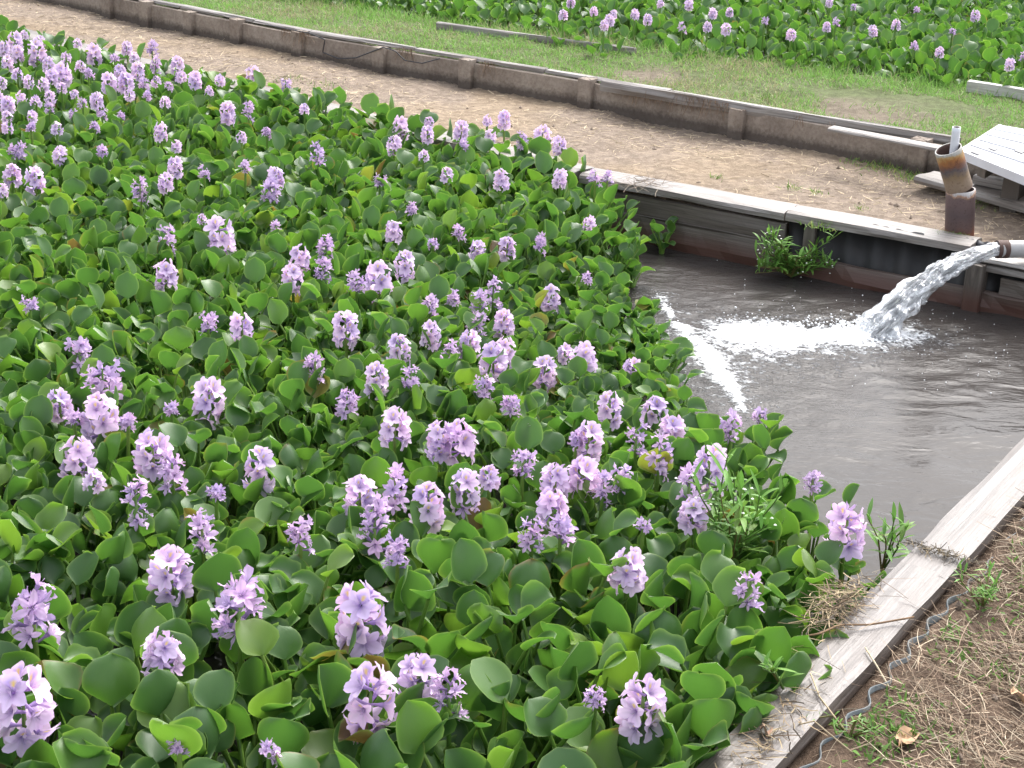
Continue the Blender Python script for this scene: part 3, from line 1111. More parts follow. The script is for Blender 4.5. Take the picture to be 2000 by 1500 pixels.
# hanging black cable on the wall
g = G()
pts = []
for (x, y, z) in ((520, 52, .14), (565, 78, .14), (585, 92, .12), (610, 108, .05), (650, 118, .03), (690, 116, .05), (722, 104, .13), (760, 108, .12), (790, 122, .08), (830, 126, .08), (868, 118, .12)):
    c_, t_ = along(WALL, wall_s(x, y + (z - .0) * 330)); pts.append(np.array([c_[0] + t_[1] * .052, c_[1] - t_[0] * .052, z]))
pts = np.array(pts)
t = np.linspace(0, len(pts) - 1, 60); i0 = np.clip(t.astype(int), 0, len(pts) - 2); fr = (t - i0)
fr = fr * fr * (3 - 2 * fr)
tube(g, pts[i0] * (1 - fr)[:, None] + pts[i0 + 1] * fr[:, None], .0032, 6)
o = g.obj('cable', BLACK)
tag(o, 'thin black cable sagging along the face of the concrete wall', 'cable')

# ------------------------------------------------------------------ jet of water
def build_jet():
    M = PM + np.array([-.005, 0, 0])
    H = P(1700, 655, WZ)
    g = G()
    # vx from the fall time
    T = math.sqrt(2 * (M[2] - WZ + .01) / 9.81)
    vel = (H - M)[:2] / T
    r_ = np.random.default_rng(4)

    def pos(tt, dv, o_):
        x = M[0] + o_[0] + (vel[0] + dv[0]) * tt; y = M[1] + o_[1] + (vel[1] + dv[1]) * tt
        z = M[2] + o_[2] + dv[2] * tt - .5 * 9.81 * tt * tt
        return np.array([x, y, z])
    # body: displaced tube whose section opens out
    n, k = 120, 44
    th = np.arange(k) / k * 2 * math.pi
    V = np.zeros((n, k, 3)); UV = np.zeros((n, k, 2))
    for i in range(n):
        u = i / (n - 1)
        tt = T * 1.02 * u
        c = pos(tt, (0, 0, .0), (0, 0, 0))
        dv = np.array([vel[0], vel[1], -9.81 * tt]); dv /= np.linalg.norm(dv)
        sd_ = np.cross(dv, [0, 0, 1]); sd_ /= np.linalg.norm(sd_); up = np.cross(sd_, dv)
        rad = .027 + .016 * u + .012 * u * u
        nz = fbm(th * 6 / 6.28 * 1.0 + 3.1, np.full(k, u * 2.2), .50, 90, 4)
        nz2 = vnoise(np.abs(((th / 6.28) * 14) % 14), np.full(k, u * 9), .8, 95)
        seam = np.abs(np.linspace(-1, 1, k, endpoint=False)) ** 6      # hide noise seam by blending to mean
        amp = u ** .7
        fine = vnoise(np.abs(((th / 6.28) * 22) % 22), np.full(k, u * 26), .8, 96)
        rr = rad * .86 * (1 + ((1.0 * (nz - .5) + .55 * (nz2 - .5)) * (.25 + amp * 1.2) + .34 * (fine - .5) * (.3 + amp)) * (1 - seam))
        V[i] = c + sd_ * (np.cos(th) * rr * (1 + .55 * u))[:, None] + up * (np.sin(th) * rr * 1.0)[:, None]
        UV[i, :, 0] = u * .55; UV[i, :, 1] = th / 6.28 * 5
    g.add(V.reshape(-1, 3), gridf(n, k, True), uv=UV.reshape(-1, 2))
    # loose strings and blobs that run along and peel off the body
    for q in range(330):
        s0 = r_.uniform(.02, .95) ** .8; ln = r_.uniform(.04, .16)
        a_ = r_.uniform(0, 6.28); ro = .024 * r_.uniform(.75, 1.12)
        sp_k = r_.uniform(.06, .17) if q % 3 else r_.uniform(.1, .30)
        dv = (0, math.cos(a_) * sp_k, math.sin(a_) * sp_k * .8 + .02)
        nn_ = 10
        us = np.linspace(s0, min(1.03, s0 + ln), nn_)
        ww = r_.uniform(0, 6.28)
        pts = [pos(T * u, dv, (0, math.cos(a_) * ro, math.sin(a_) * ro)) + np.array([0, math.sin(u * 60 + ww), math.cos(u * 47 + ww)]) * .0022 * u for u in us]
        rad_ = (.0016 + .0048 * r_.random() ** 1.6) * (.5 + .8 * s0) * np.sin(np.linspace(.15, 3.0, nn_)) + .0005
        rad_ = rad_ * (1 + .4 * r_.normal(0, 1, nn_)).clip(.35, 1.9)
        tube(g, pts, rad_, 6)
    o = g.obj('water_jet', JET)
    tag(o, 'sparkling jet of water arching from the grey pipe into the pond', 'water jet')
    # splash: foam lumps and drops
    g = G()
    ico_v, ico_f = [], []
    import bmesh
    bm = bmesh.new(); bmesh.ops.create_icosphere(bm, subdivisions=1, radius=1)
    ico_v = np.array([v.co[:] for v in bm.verts]); ico_f = np.array([[v.index for v in f.verts] for f in bm.faces]); bm.free()
    def blob(p, r, sx=1):
        g.add(ico_v * np.array([r * sx, r, r * .8]) * (1 + r_.normal(0, .12, (len(ico_v), 1))) + p, f3=ico_f)
    for q in range(420):
        u = r_.uniform(.25, 1.0); a_ = r_.uniform(0, 6.28); k_ = abs(r_.normal(.10, .07))
        p = pos(T * u, (r_.normal(0, .05), math.cos(a_) * k_ * 1.6, math.sin(a_) * k_ * 1.1), (0, 0, 0))
        blob(p, r_.uniform(.0008, .0030), 1.6)
    for q in range(620):
        a = r_.random() * 6.28; d_ = abs(r_.normal(0, .075))
        p = H + np.array([math.cos(a) * d_ * 1.2 - .02, math.sin(a) * d_, 0]); p[2] = WZ + abs(r_.normal(0, .022)) * math.exp(-d_ * 6) + .004
        blob(p, r_.uniform(.0015, .0055))
    for q in range(900):
        u = r_.random()
        c = FOAM_A[0] * (1 - u) + FOAM_A[3] * u
        p = c + np.array([0, r_.normal(0, .06 + .05 * u), 0]); p[2] = WZ + .004 + abs(r_.normal(0, .014)) * (1.1 - u)
        blob(p, r_.uniform(.0015, .005))
    for q in range(200):
        u = r_.random() * 3.4; i = int(u); f_ = u - i
        c = FOAM_B[i] * (1 - f_) + FOAM_B[i + 1] * f_
        p = c + np.array([r_.normal(0, .014), r_.normal(0, .022), 0]); p[2] = WZ + .003 + abs(r_.normal(0, .004))
        blob(p, r_.uniform(.0012, .004))
    for q in range(260):
        p = H + np.array([r_.normal(-.05, .3), r_.normal(-.05, .22), 0]); p[2] = WZ + .002 + (abs(r_.normal(0, .03)) if r_.random() < .25 else 0)
        blob(p, r_.uniform(.001, .0028))
    o = g.obj('splash_foam', FOAM)
    tag(o, 'white foam and droplets where the jet hits the pond', 'foam', kind='stuff')


build_jet()

# ------------------------------------------------------------------ water hyacinth: leaves
def leaf_arr(seed, pl, res=8, wide=1.0, bulb=0.0):
    """one leaf, petiole base at the origin, leaning to +X. pl = petiole length"""
    r_ = np.random.default_rng(seed)
    lean = R(r_.uniform(4, 25)); bend = R(r_.uniform(-8, 22))
    n = 7 if res > 5 else 4
    t = np.linspace(0, 1, n)
    ang = lean + bend * t
    sx = np.concatenate([[0], np.cumsum((np.sin(ang[:-1]) + np.sin(ang[1:])) / 2 * pl / (n - 1))])
    sz = np.concatenate([[0], np.cumsum((np.cos(ang[:-1]) + np.cos(ang[1:])) / 2 * pl / (n - 1))])
    pts = np.stack([sx, r_.uniform(-.05, .05) * pl * t ** 2, sz], 1)
    rad = .0060 - .0022 * t
    if bulb: rad = rad + bulb * np.exp(-((t - .28) / .2) ** 2)
    g = G()
    tube(g, pts, rad, 6 if res > 5 else 4, m=1, cap=False, c=(0, 0, 0))
    # blade
    Lb = r_.uniform(.068, .096); W = Lb * r_.uniform(.44, .60) * wide
    E0 = R(90) - (lean + bend)                      # petiole tip elevation
    el = E0 - R(r_.uniform(-25, 42))                # blade start elevation
    k = R(r_.uniform(-60, 60))                      # bend along the blade (positive = opening back)
    cup = r_.uniform(.12, .85); wv = r_.uniform(.04, .26); ph = r_.uniform(0, 6.28); fr = r_.uniform(4, 8)
    tw = r_.uniform(-.5, .5); asym = r_.uniform(-.12, .12); tipc = r_.uniform(-.25, .45)
    nu, nv = res + 1, res + 1
    u = np.linspace(0, 1, nu)
    sarr = np.linspace(-1, 1, nv)
    uu = u ** .92
    half = W * (1 - np.abs(2 * uu ** .86 - 1) ** 2.35).clip(0) ** .60
    half = half * (0.42 + .58 * sstep(0, .30, u)) + .0035
    half[-1] = W * .05; 
    e = el - k * u
    dx = np.cos(e); dz = np.sin(e)
    cx = np.concatenate([[0], np.cumsum((dx[:-1] + dx[1:]) / 2 * Lb / (nu - 1))])
    cz = np.concatenate([[0], np.cumsum((dz[:-1] + dz[1:]) / 2 * Lb / (nu - 1))])
    nrm = np.stack([-dz, 0 * dz, dx], 1)
    V = np.zeros((nu, nv, 3)); UV = np.zeros((nu, nv, 2)); C = np.zeros((nu, nv, 3))
    for j, s in enumerate(sarr):
        d = cup * half * (s * s) * (1.1 - .5 * u) + wv * W * np.sin(fr * u + ph + (1.7 if s > 0 else 0)) * abs(s) ** 2.5
        d = d + tipc * W * .5 * u ** 3
        yy = s * half * (1 - .22 * cup * s * s) + asym * W * u * (1 - u)
        V[:, j, 0] = cx + nrm[:, 0] * d; V[:, j, 1] = yy; V[:, j, 2] = cz + nrm[:, 2] * d
        UV[:, j, 0] = s; UV[:, j, 1] = u
        edge = np.maximum(abs(s), u ** 3 * 0 + (u > .999) * 1.0)
        C[:, j, 0] = edge; C[:, j, 1] = u
    ct, st_ = math.cos(tw), math.sin(tw)
    x, y = V[..., 0].copy(), V[..., 1].copy()
    V[..., 0] = x * ct - y * st_; V[..., 1] = x * st_ + y * ct
    V += pts[-1]
    g.add(V.reshape(-1, 3), gridf(nu, nv)[:, ::-1], m=0, uv=UV.reshape(-1, 2), c=C.reshape(-1, 3))
    return g


NT, NM, NS = 16, 12, 10
LEAVES = {}


def mk_leaf_set(res):
    out = {'tall': [leaf_arr(100 + i, random.Random(i).uniform(.20, .285), res) for i in range(NT)],
           'mid': [leaf_arr(200 + i, random.Random(i + 50).uniform(.12, .19), res, 1.05) for i in range(NM)],
           'low': [leaf_arr(300 + i, random.Random(i + 90).uniform(.05, .10), res, 1.0, .006) for i in range(NS)]}
    return out


hi = mk_leaf_set(9)
lo = mk_leaf_set(5)
LMESH = {k: [g_.mesh('leaf', [LEAF, PET]) for g_ in v] for k, v in hi.items()}
LARR = {k: [g_.arrays() for g_ in v] for k, v in lo.items()}


# ------------------------------------------------------------------ flowers
LIL = np.array([.95, .77, .94]); LILD = np.array([.58, .42, .74]); BLU = np.array([.20, .13, .46]); YEL = np.array([.80, .62, .08])


def flower_arr(seed, res=5, wilt=0.0):
    """faces +Z, upper petal towards +Y"""
    r_ = np.random.default_rng(seed)
    g = G()
    nu, nv = res + 1, (5 if res > 3 else 3)
    u = np.linspace(0, 1, nu); sv_ = np.linspace(-1, 1, nv)
    # tube
    tube(g, [(0, 0, -.020), (0, 0, -.008), (0, 0, .001)], [.0022, .0026, .0048], 5, c=LILD * (.9 if not wilt else .6), cap=False)
    for k in range(6):
        an = math.pi / 2 + k * math.pi / 3 + r_.normal(0, .07)
        outer_ = k % 2
        L = (.0330 if not outer_ else .0330) * r_.uniform(.92, 1.08); W = (.0102 if not outer_ else .0072) * r_.uniform(.9, 1.12)
        if k == 0: W *= 1.15
        flare = r_.uniform(.75, 1.25) if not wilt else r_.uniform(-.5, 2.3)
        half = W * (np.sin(np.pi * (u ** 1.25 * .90 + .06)) ** .85) * (.30 + .70 * sstep(0, .45, u)) + .0009
        if wilt:
            half = half * (1 - .62 * wilt); L *= 1 - .25 * wilt
        e = R(56) - R(34) * flare * sstep(0, .6, u) - R(12) * u ** 2 * r_.uniform(-.4, 1.3)
        dr_ = np.cos(e); dz = np.sin(e)
        cr = np.concatenate([[0], np.cumsum((dr_[:-1] + dr_[1:]) / 2 * L / (nu - 1))]) + .002
        cz = np.concatenate([[0], np.cumsum((dz[:-1] + dz[1:]) / 2 * L / (nu - 1))])
        ph = r_.uniform(0, 6.28); ru = .0016 * (1 + 2 * wilt)
        V = np.zeros((nu, nv, 3)); C = np.zeros((nu, nv, 3)); UV = np.zeros((nu, nv, 2))
        tw = r_.uniform(-.3, .3) * (1 + 4 * wilt)
        for j, s in enumerate(sv_):
            d = half * .28 * (s * s) + ru * np.sin(u * 11 + ph + s * 2) * abs(s) * u
            lat_ = s * half * np.cos(tw * u) ; d = d + s * half * np.sin(tw * u)
            rr = cr - dz * d; zz = cz + dr_ * d
            V[:, j, 0] = rr * math.cos(an) - lat_ * math.sin(an)
            V[:, j, 1] = rr * math.sin(an) + lat_ * math.cos(an)
            V[:, j, 2] = zz
            base = LIL[None] * (.88 + .18 * u[:, None]) if not wilt else (LIL * (.86, .84, .88) * (1 - .30 * wilt) + LILD * (1.0, .85, .90) * .30 * wilt)[None] * (1.1 - .35 * u[:, None] * r_.random())
            base = base * (1 - .30 * np.exp(-(s / .25) ** 2) * (1 - u[:, None]) * .9)
            base = base + (LILD * .8 - base) * (np.exp(-(u[:, None] / .22) ** 2) * .85)
            if k == 0 and not wilt:
                bl = np.exp(-((((u - .42) / .27) ** 2 + (s / .75) ** 2)) ** 1.6)[:, None]
                base = base + (BLU * 1.35 - base) * bl * .80
                yl = np.exp(-(((u - .42) / .13) ** 2 + (s / .28) ** 2))[:, None]
                base = base + (YEL - base) * (yl > .5) * .9
            C[:, j] = base
            UV[:, j, 0] = s; UV[:, j, 1] = u
        g.add(V.reshape(-1, 3), gridf(nu, nv)[:, ::-1], uv=UV.reshape(-1, 2), c=C.reshape(-1, 3))
    # stamens
    for k in range(3):
        a = r_.uniform(0, 6.28)
        tube(g, [(0, 0, 0), (math.cos(a) * .003, math.sin(a) * .003, .009), (math.cos(a) * .006, math.sin(a) * .006 + .002, .015)], [.0005, .0005, .0009], 3, c=(.75, .65, .8), cap=False)
    return g


FM = {'F': [flower_arr(i, 6).mesh('flower', PETAL) for i in range(7)], 'W': [flower_arr(30 + i, 6, .55 + .4 * (i % 3) / 2).mesh('flower', PETAL) for i in range(7)]}
FA = {'F': [flower_arr(i, 3).arrays() for i in range(4)], 'W': [flower_arr(30 + i, 3, .7).arrays() for i in range(4)]}


def frame_from(dirv, up=(0, 0, 1)):
    z = np.array(dirv, float); z /= np.linalg.norm(z)
    x = np.cross(up, z); x /= np.linalg.norm(x) + 1e-9
    y = np.cross(z, x)
    return np.stack([x, y, z], 1)


def spike_layout(r_, kind, width, tall):
    """positions and rotations of the flowers round the spike's axis; z=0 is the bottom of the head"""
    out = []
    sc = width / .105
    if kind == 'F':
        rows = [(0.0, 4), (.45, 4), (.85, 3)]
        if tall < .75: rows = [(0.0, 3), (.6, 3), (1.0, 1)]
        sc = width / .104
        H_ = .060 * tall * sc
        for q, (h, cnt) in enumerate(rows):
            a0 = r_.uniform(0, 6.28)
            for j in range(cnt):
                a = a0 + j * 2 * math.pi / cnt + r_.normal(0, .18)
                elev = R(-12 + 58 * h ** 1.5 + r_.normal(0, 9)) if cnt > 1 else R(62)
                d = np.array([math.cos(a) * math.cos(elev), math.sin(a) * math.cos(elev), math.sin(elev)])
                rad = (.023 if cnt > 1 else .012) * sc * (1.0 - .22 * h)
                out.append((np.array([d[0] * rad, d[1] * rad, h * H_ + d[2] * rad]), frame_from(d + r_.normal(0, .14, 3)), sc * r_.uniform(.92, 1.15), 'F' if r_.random() > .06 else 'W'))
    else:
        cnt = int(r_.integers(8, 13)); H_ = .085 * sc * tall
        for j in range(cnt):
            h = j / (cnt - 1)
            a = j * 2.4 + r_.normal(0, .4)
            elev = R(r_.uniform(-5, 60))
            d = np.array([math.cos(a) * math.cos(elev), math.sin(a) * math.cos(elev), math.sin(elev)])
            rad = .020 * sc * r_.uniform(.7, 1.3)
            out.append((np.array([d[0] * rad, d[1] * rad, h * H_ + d[2] * rad]), frame_from(d), sc * r_.uniform(.85, 1.25), 'W'))
    return out, H_


def stalk_geom(g, h, H_, lay, lean):
    pts = [(0, 0, 0), (lean[0] * .3, lean[1] * .3, h * .5), (lean[0], lean[1], h), (lean[0], lean[1], h + H_)]
    tube(g, pts, [.0055, .0052, .0048, .0025], 6, cap=True, r=.3)
    for (p_, M_, s_, k_) in lay:
        q = np.array(p_) + np.array([lean[0], lean[1], h])
        tip = q - M_[:, 2] * .018 * s_
        tube(g, [np.array([lean[0], lean[1], max(h, tip[2] - .006)]), tip], [.002, .0018], 4, cap=False, r=.4)


# ------------------------------------------------------------------ where the plants stand
# flower heads surveyed on the photograph: x, y, width in px, kind (F open / W withered), optional label
HEADS = [
    (50, 1383, 122, 'F', 'large full lilac flower head cut by the left edge near the bottom corner'),
    (722, 1375, 108, 'F', 'large full lilac flower head at the bottom centre, left of a smaller one'),
    (815, 1328, 84, 'F', 'lilac flower head just right of and behind the large bottom-centre one'),
    (885, 1367, 74, 'W', 'withered sparse spike right of the two bottom-centre flower heads'),
    (1165, 1367, 50, 'W', 'thin two-flowered withered spike left of the lowest right-hand full flower head'),
    (1255, 1378, 92, 'F', 'full lilac flower head lowest on the right, nearest the near plank\'s foot'),
    (325, 1280, 86, 'F', 'tall narrow lilac flower head rising at lower left between broad leaves'),
    (515, 1480, 50, 'W', 'withered lilac spike cut by the bottom edge, left of centre'),
    (345, 1468, 32, 'W', 'small shrivelled grey spike just above the bottom edge at left'),
    (65, 1215, 110, 'W', 'wide withered brownish lilac spike at the left edge, above the large head'),
    (705, 1212, 112, 'F', 'broad full lilac flower head above the bottom-centre pair, partly behind two leaves'),
    (463, 1208, 112, 'W', 'wide half-open pale withered spike with yellow-green stalks at lower left centre'),
    (342, 1122, 86, 'F', 'full lilac flower head above the tall narrow one at lower left'),
    (1222, 1108, 74, 'F', 'tall lilac flower head standing over dark leaves left of the weed clump'),
    (1460, 1162, 66, 'W', 'withered pale spike in front of two big upright leaves by the near plank'),
    (1655, 1030, 80, 'F', 'large lilac flower head at the mat\'s right tip, between water and plank'),
    (1360, 1003, 60, 'F', 'lilac flower head directly left of the narrow-leaved weed clump'),
    (1255, 1030, 42, 'W', 'small purple withered spike left of the head beside the weed clump'),
    (1068, 992, 64, 'F', 'pale open lilac flower head topping a cluster of withered spikes'),
    (1098, 1045, 66, 'W', 'withered purple spike on the right below the pale open head'),
    (1038, 1048, 56, 'W', 'withered pale spike on the left below the pale open head'),
    (1595, 945, 46, 'W', 'withered purple spike at the water\'s edge left of the mat\'s right tip'),
    (1385, 915, 70, 'F', 'full lilac flower head near the open water above the weed clump'),
    (1350, 955, 60, 'W', 'withered spike tucked under the full head above the weed clump'),
    (580, 1050, 60, 'W', 'withered purple spike behind a bright leaf, left of bottom centre'),
    (395, 1050, 62, 'W', 'withered pale spike above the full lilac head at lower left'),
    (775, 1085, 60, 'W', 'small purple withered spike in front of a round leaf at lower centre'),
    (745, 1032, 80, 'W', 'wide pale withered spike behind the round leaf at lower centre'),
    (832, 992, 70, 'F', 'open lilac flower head right of the withered spikes at centre'),
    (778, 965, 60, 'W'), (713, 968, 66, 'F'),
    (265, 990, 66, 'W', 'withered four-pronged spike standing alone at left, above the broad leaves'),
    (913, 958, 66, 'F'), (960, 935, 46, 'F'),
    (510, 917, 66, 'F', 'small butterfly-shaped two-flowered lilac head over a leaf, left of centre'),
    (420, 965, 40, 'W'), (1020, 910, 50, 'W'), (1095, 942, 60, 'F'), (1134, 932, 70, 'F'), (1170, 955, 50, 'W'), (1215, 950, 50, 'W'),
    (1285, 892, 60, 'W'), (1250, 865, 48, 'W'), (300, 885, 76, 'F'), (340, 932, 62, 'W'), (160, 895, 72, 'F'), (190, 938, 44, 'F'),
    (865, 862, 58, 'F'), (910, 864, 74, 'F'), (1148, 862, 60, 'F'), (1112, 862, 40, 'W'), (1310, 845, 56, 'F'), (1280, 812, 56, 'F'),
    (1425, 840, 50, 'W'), (1478, 820, 34, 'W', 'tiny withered spike standing against the grey water at the mat\'s edge'),
    (770, 836, 62, 'F'), (1193, 798, 50, 'F'), (190, 820, 74, 'F'), (145, 825, 42, 'W'), (242, 828, 40, 'W'), (120, 790, 50, 'F'),
    (205, 750, 86, 'W'), (405, 782, 66, 'F'), (335, 805, 36, 'W'), (685, 790, 50, 'W'), (730, 742, 50, 'F'), (800, 745, 46, 'W'),
    (940, 765, 46, 'W'), (998, 795, 42, 'W'), (1018, 845, 30, 'W'), (1062, 727, 48, 'F'), (1145, 710, 56, 'F'), (1100, 690, 36, 'F'),
    (1238, 725, 42, 'F'), (962, 705, 56, 'F'), (988, 688, 46, 'F'), (910, 676, 48, 'F'), (880, 692, 42, 'W'), (778, 685, 50, 'F'),
    (838, 655, 42, 'F'), (681, 641, 52, 'F'), (618, 720, 46, 'W'), (155, 698, 56, 'W'), (410, 635, 42, 'W'), (468, 640, 46, 'F'),
    (55, 600, 36, 'W'), (980, 632, 42, 'F'), (930, 640, 42, 'W'), (935, 602, 46, 'W'), (962, 578, 40, 'W'), (840, 603, 42, 'W'),
    (882, 588, 30, 'W'), (1072, 583, 40, 'F'), (1140, 548, 30, 'W'), (742, 549, 58, 'F'), (700, 556, 40, 'W'), (788, 518, 42, 'F'),
    (575, 543, 48, 'F'), (586, 505, 42, 'F'), (628, 527, 40, 'W'), (642, 485, 38, 'W'), (322, 540, 48, 'F'), (328, 470, 44, 'W'),
    (427, 468, 62, 'F'), (393, 430, 26, 'F'), (535, 445, 30, 'W'), (768, 453, 42, 'F'), (895, 460, 36, 'W'), (928, 490, 34, 'F'),
    (997, 488, 42, 'F'), (1057, 482, 42, 'W'), (1148, 438, 36, 'F'), (845, 478, 26, 'W'), (805, 413, 34, 'W'), (1097, 347, 36, 'F'),
    (978, 350, 38, 'F'), (875, 340, 32, 'F'), (740, 355, 32, 'W'), (540, 348, 40, 'F'), (525, 382, 50, 'W'), (475, 332, 32, 'W'),
    (400, 340, 30, 'W'), (345, 328, 38, 'F'), (345, 285, 26, 'F'), (318, 355, 36, 'F'), (275, 375, 42, 'W'), (315, 258, 34, 'F'),
    (30, 300, 44, 'W'), (22, 342, 42, 'F'), (65, 352, 46, 'F'), (5, 372, 32, 'F'), (120, 305, 36, 'F'), (200, 300, 32, 'W'),
    (625, 310, 50, 'W'), (475, 268, 26, 'F'), (520, 262, 26, 'W'), (445, 222, 38, 'F'), (482, 218, 32, 'W'), (595, 214, 24, 'F'),
    (782, 250, 40, 'F'), (768, 285, 36, 'F'), (835, 262, 32, 'F'), (840, 240, 24, 'F'), (898, 253, 34, 'F'), (905, 283, 28, 'W'),
    (825, 302, 26, 'F'), (958, 268, 30, 'F'), (952, 236, 24, 'F'), (988, 234, 30, 'F'), (1018, 280, 34, 'W'), (1064, 272, 44, 'F'),
    (1098, 287, 38, 'F'), (1162, 348, 36, 'W'), (1186, 350, 32, 'W'), (495, 150, 38, 'F'), (432, 158, 26, 'F'), (378, 156, 34, 'F'),
    (345, 128, 32, 'F'), (354, 150, 26, 'F'), (410, 178, 22, 'F'), (555, 172, 30, 'W'), (318, 200, 26, 'F'), (150, 85, 22, 'F'),
    (185, 107, 38, 'F'), (250, 95, 26, 'F'), (302, 98, 32, 'W'), (302, 132, 30, 'W'), (222, 116, 26, 'W'), (120, 145, 42, 'F'),
    (68, 102, 44, 'F'), (102, 150, 32, 'F'), (246, 162, 40, 'F'), (214, 163, 36, 'F'), (268, 140, 32, 'F'), (282, 166, 30, 'W'),
    (30, 84, 38, 'F'), (14, 122, 28, 'F'), (55, 160, 28, 'F'), (70, 198, 28, 'F'), (100, 188, 28, 'F'), (190, 196, 32, 'F'),
    (145, 184, 22, 'F'), (20, 206, 34, 'F'), (4, 162, 28, 'F'), (92, 214, 28, 'W'), (40, 190, 28, 'F'), (170, 145, 26, 'W'),
    (35, 105, 30, 'F'), (90, 128, 30, 'F'), (200, 225, 28, 'W'), (150, 225, 24, 'W'), (110, 250, 28, 'F'), (50, 68, 22, 'F'),
    (5, 95, 28, 'F'), (75, 80, 24, 'F'), (130, 112, 26, 'F'), (160, 130, 26, 'F'), (85, 165, 28, 'F'), (120, 172, 26, 'F'), (36, 145, 26, 'F'), (0, 190, 28, 'F'), (160, 205, 26, 'W'), (232, 140, 28, 'F'), (255, 185, 26, 'F'), (300, 158, 24, 'F'), (10, 228, 28, 'F'), (65, 228, 26, 'F'), (185, 250, 26, 'W'), (240, 228, 24, 'W'),
    (285, 190, 24, 'W'), (12, 250, 28, 'F'), (330, 172, 24, 'W'), (262, 112, 24, 'F'), (60, 250, 26, 'W'),
]
LOWC = P(1290, 655, -.08)[:2]


def hscale(x, y):
    """plants are low and small round the patch that the jet washes"""
    d = np.hypot((np.asarray(x) - LOWC[0]) * 1.0, (np.asarray(y) - LOWC[1]) * .75)
    return .34 + .66 * sstep(.10, 1.05, d)


CAN = .300        # height of the flower heads' middle above the water where the mat is tall


def head_world(px, py):
    z = WZ + CAN
    for _ in range(4):
        p = P(px, py, z)
        z = WZ + CAN * float(hscale(p[0], p[1]) * .9 + .1) * float(1.09 - .19 * sstep(2.5, 3.6, p[1]) + .16 * sstep(5.0, 7.5, p[1]))
    return P(px, py, z), z


# free edge of the mat on the open-water side (photo points of the outermost leaves' feet)
EDGE = [P(1215, 440, -.10), P(1255, 520, -.14), P(1235, 590, -.17), P(1300, 650, -.17), P(1360, 745, -.17), P(1420, 800, -.15),
        P(1500, 905, -.13), P(1575, 985, -.10), P(1640, 1060, -.08), P(1665, 1130, -.05)]
EDGE = [(e[0] - (.095 if e[1] < 4.6 or e[1] > 6.0 else .06), e[1]) for e in EDGE]
EDGE = [(EDGE[0][0] - .05, 7.2)] + EDGE + [(EDGE[-1][0] + .8, EDGE[-1][1] - .10)]


def in_mat(x, y):
    x = np.asarray(x, float); y = np.asarray(y, float)
    de = sd_poly(EDGE, x, y)          # direction runs towards the camera: left of it (east) is positive
    return (de < -.02) & (pond_in(x, y) > .02) & (d_near(x, y) < -.035)


heads = []
for h in HEADS:
    p, z = head_world(h[0], h[1])
    heads.append(dict(x=p[0], y=p[1], z=z, px=h[0], py=h[1], w=h[2] * (1.08 if p[1] < 5.5 else .92) * depth(p) / FPX, k=h[3], label=h[4] if len(h) > 4 else None))

# darts for the leafy plants
spots = [(h['x'], h['y']) for h in heads]
grid = {}
CELL = .2


def near_ok(x, y, dmin):
    ci, cj = int(x // CELL), int(y // CELL)
    for a in range(ci - 1, ci + 2):
        for b in range(cj - 1, cj + 2):
            for (u, v) in grid.get((a, b), ()):
                if (u - x) ** 2 + (v - y) ** 2 < dmin * dmin: return False
    return True


def put(x, y):
    grid.setdefault((int(x // CELL), int(y // CELL)), []).append((x, y))


for s_ in spots: put(*s_)
leafy = []
cand = rng.uniform((-5.2, .9), (1.4, 10.9), (60000, 2))
ok = in_mat(cand[:, 0], cand[:, 1]) & (cand[:, 0] > -1.15 - .33 * (cand[:, 1] - 1)) & (cand[:, 0] * 0 + cand[:, 1] > 1.0)
for x, y in cand[ok]:
    hs = float(hscale(x, y))
    dm = .106 * (.62 + .38 * hs) * (1 - .22 * float(sstep(2.5, 3.6, y)))
    if near_ok(x, y, dm):
        put(x, y); leafy.append((x, y))
print('plants', len(heads), len(leafy))

for s_ in (-.62, -.50, -.39, -.28, -.16, -.05, .06):
    q_ = NI - N1 * .055 + U1 * s_
    leafy.append((q_[0] + rng.normal(0, .01), q_[1]))


# ------------------------------------------------------------------ build the plants
def sizef(y):
    return 1 - .20 * sstep(2.5, 3.6, y) + .06 * sstep(5.5, 7.5, y)


def leaf_picks(r_, hs, flowering, boost=1.0):
    """list of (set, index, azimuth, scale, tilt)"""
    n = int(r_.integers(9, 13))
    out = []
    a0 = r_.uniform(0, 6.28)
    for j in range(n):
        a = a0 + j * 2.4 + r_.normal(0, .3)
        q = r_.random()
        if hs > .75: kk = 'tall' if q < .56 else ('mid' if q < .86 else 'low')
        elif hs > .52: kk = 'mid' if q < .75 else 'low'
        else: kk = 'low' if q < .7 else 'mid'
        sc = r_.uniform(.82, 1.14) * (.72 + .28 * hs) * boost
        if flowering and kk == 'tall': sc *= .93
        out.append((kk, int(r_.integers(0, {'tall': NT, 'mid': NM, 'low': NS}[kk])), a, sc, r_.normal(0, .10)))
    return out


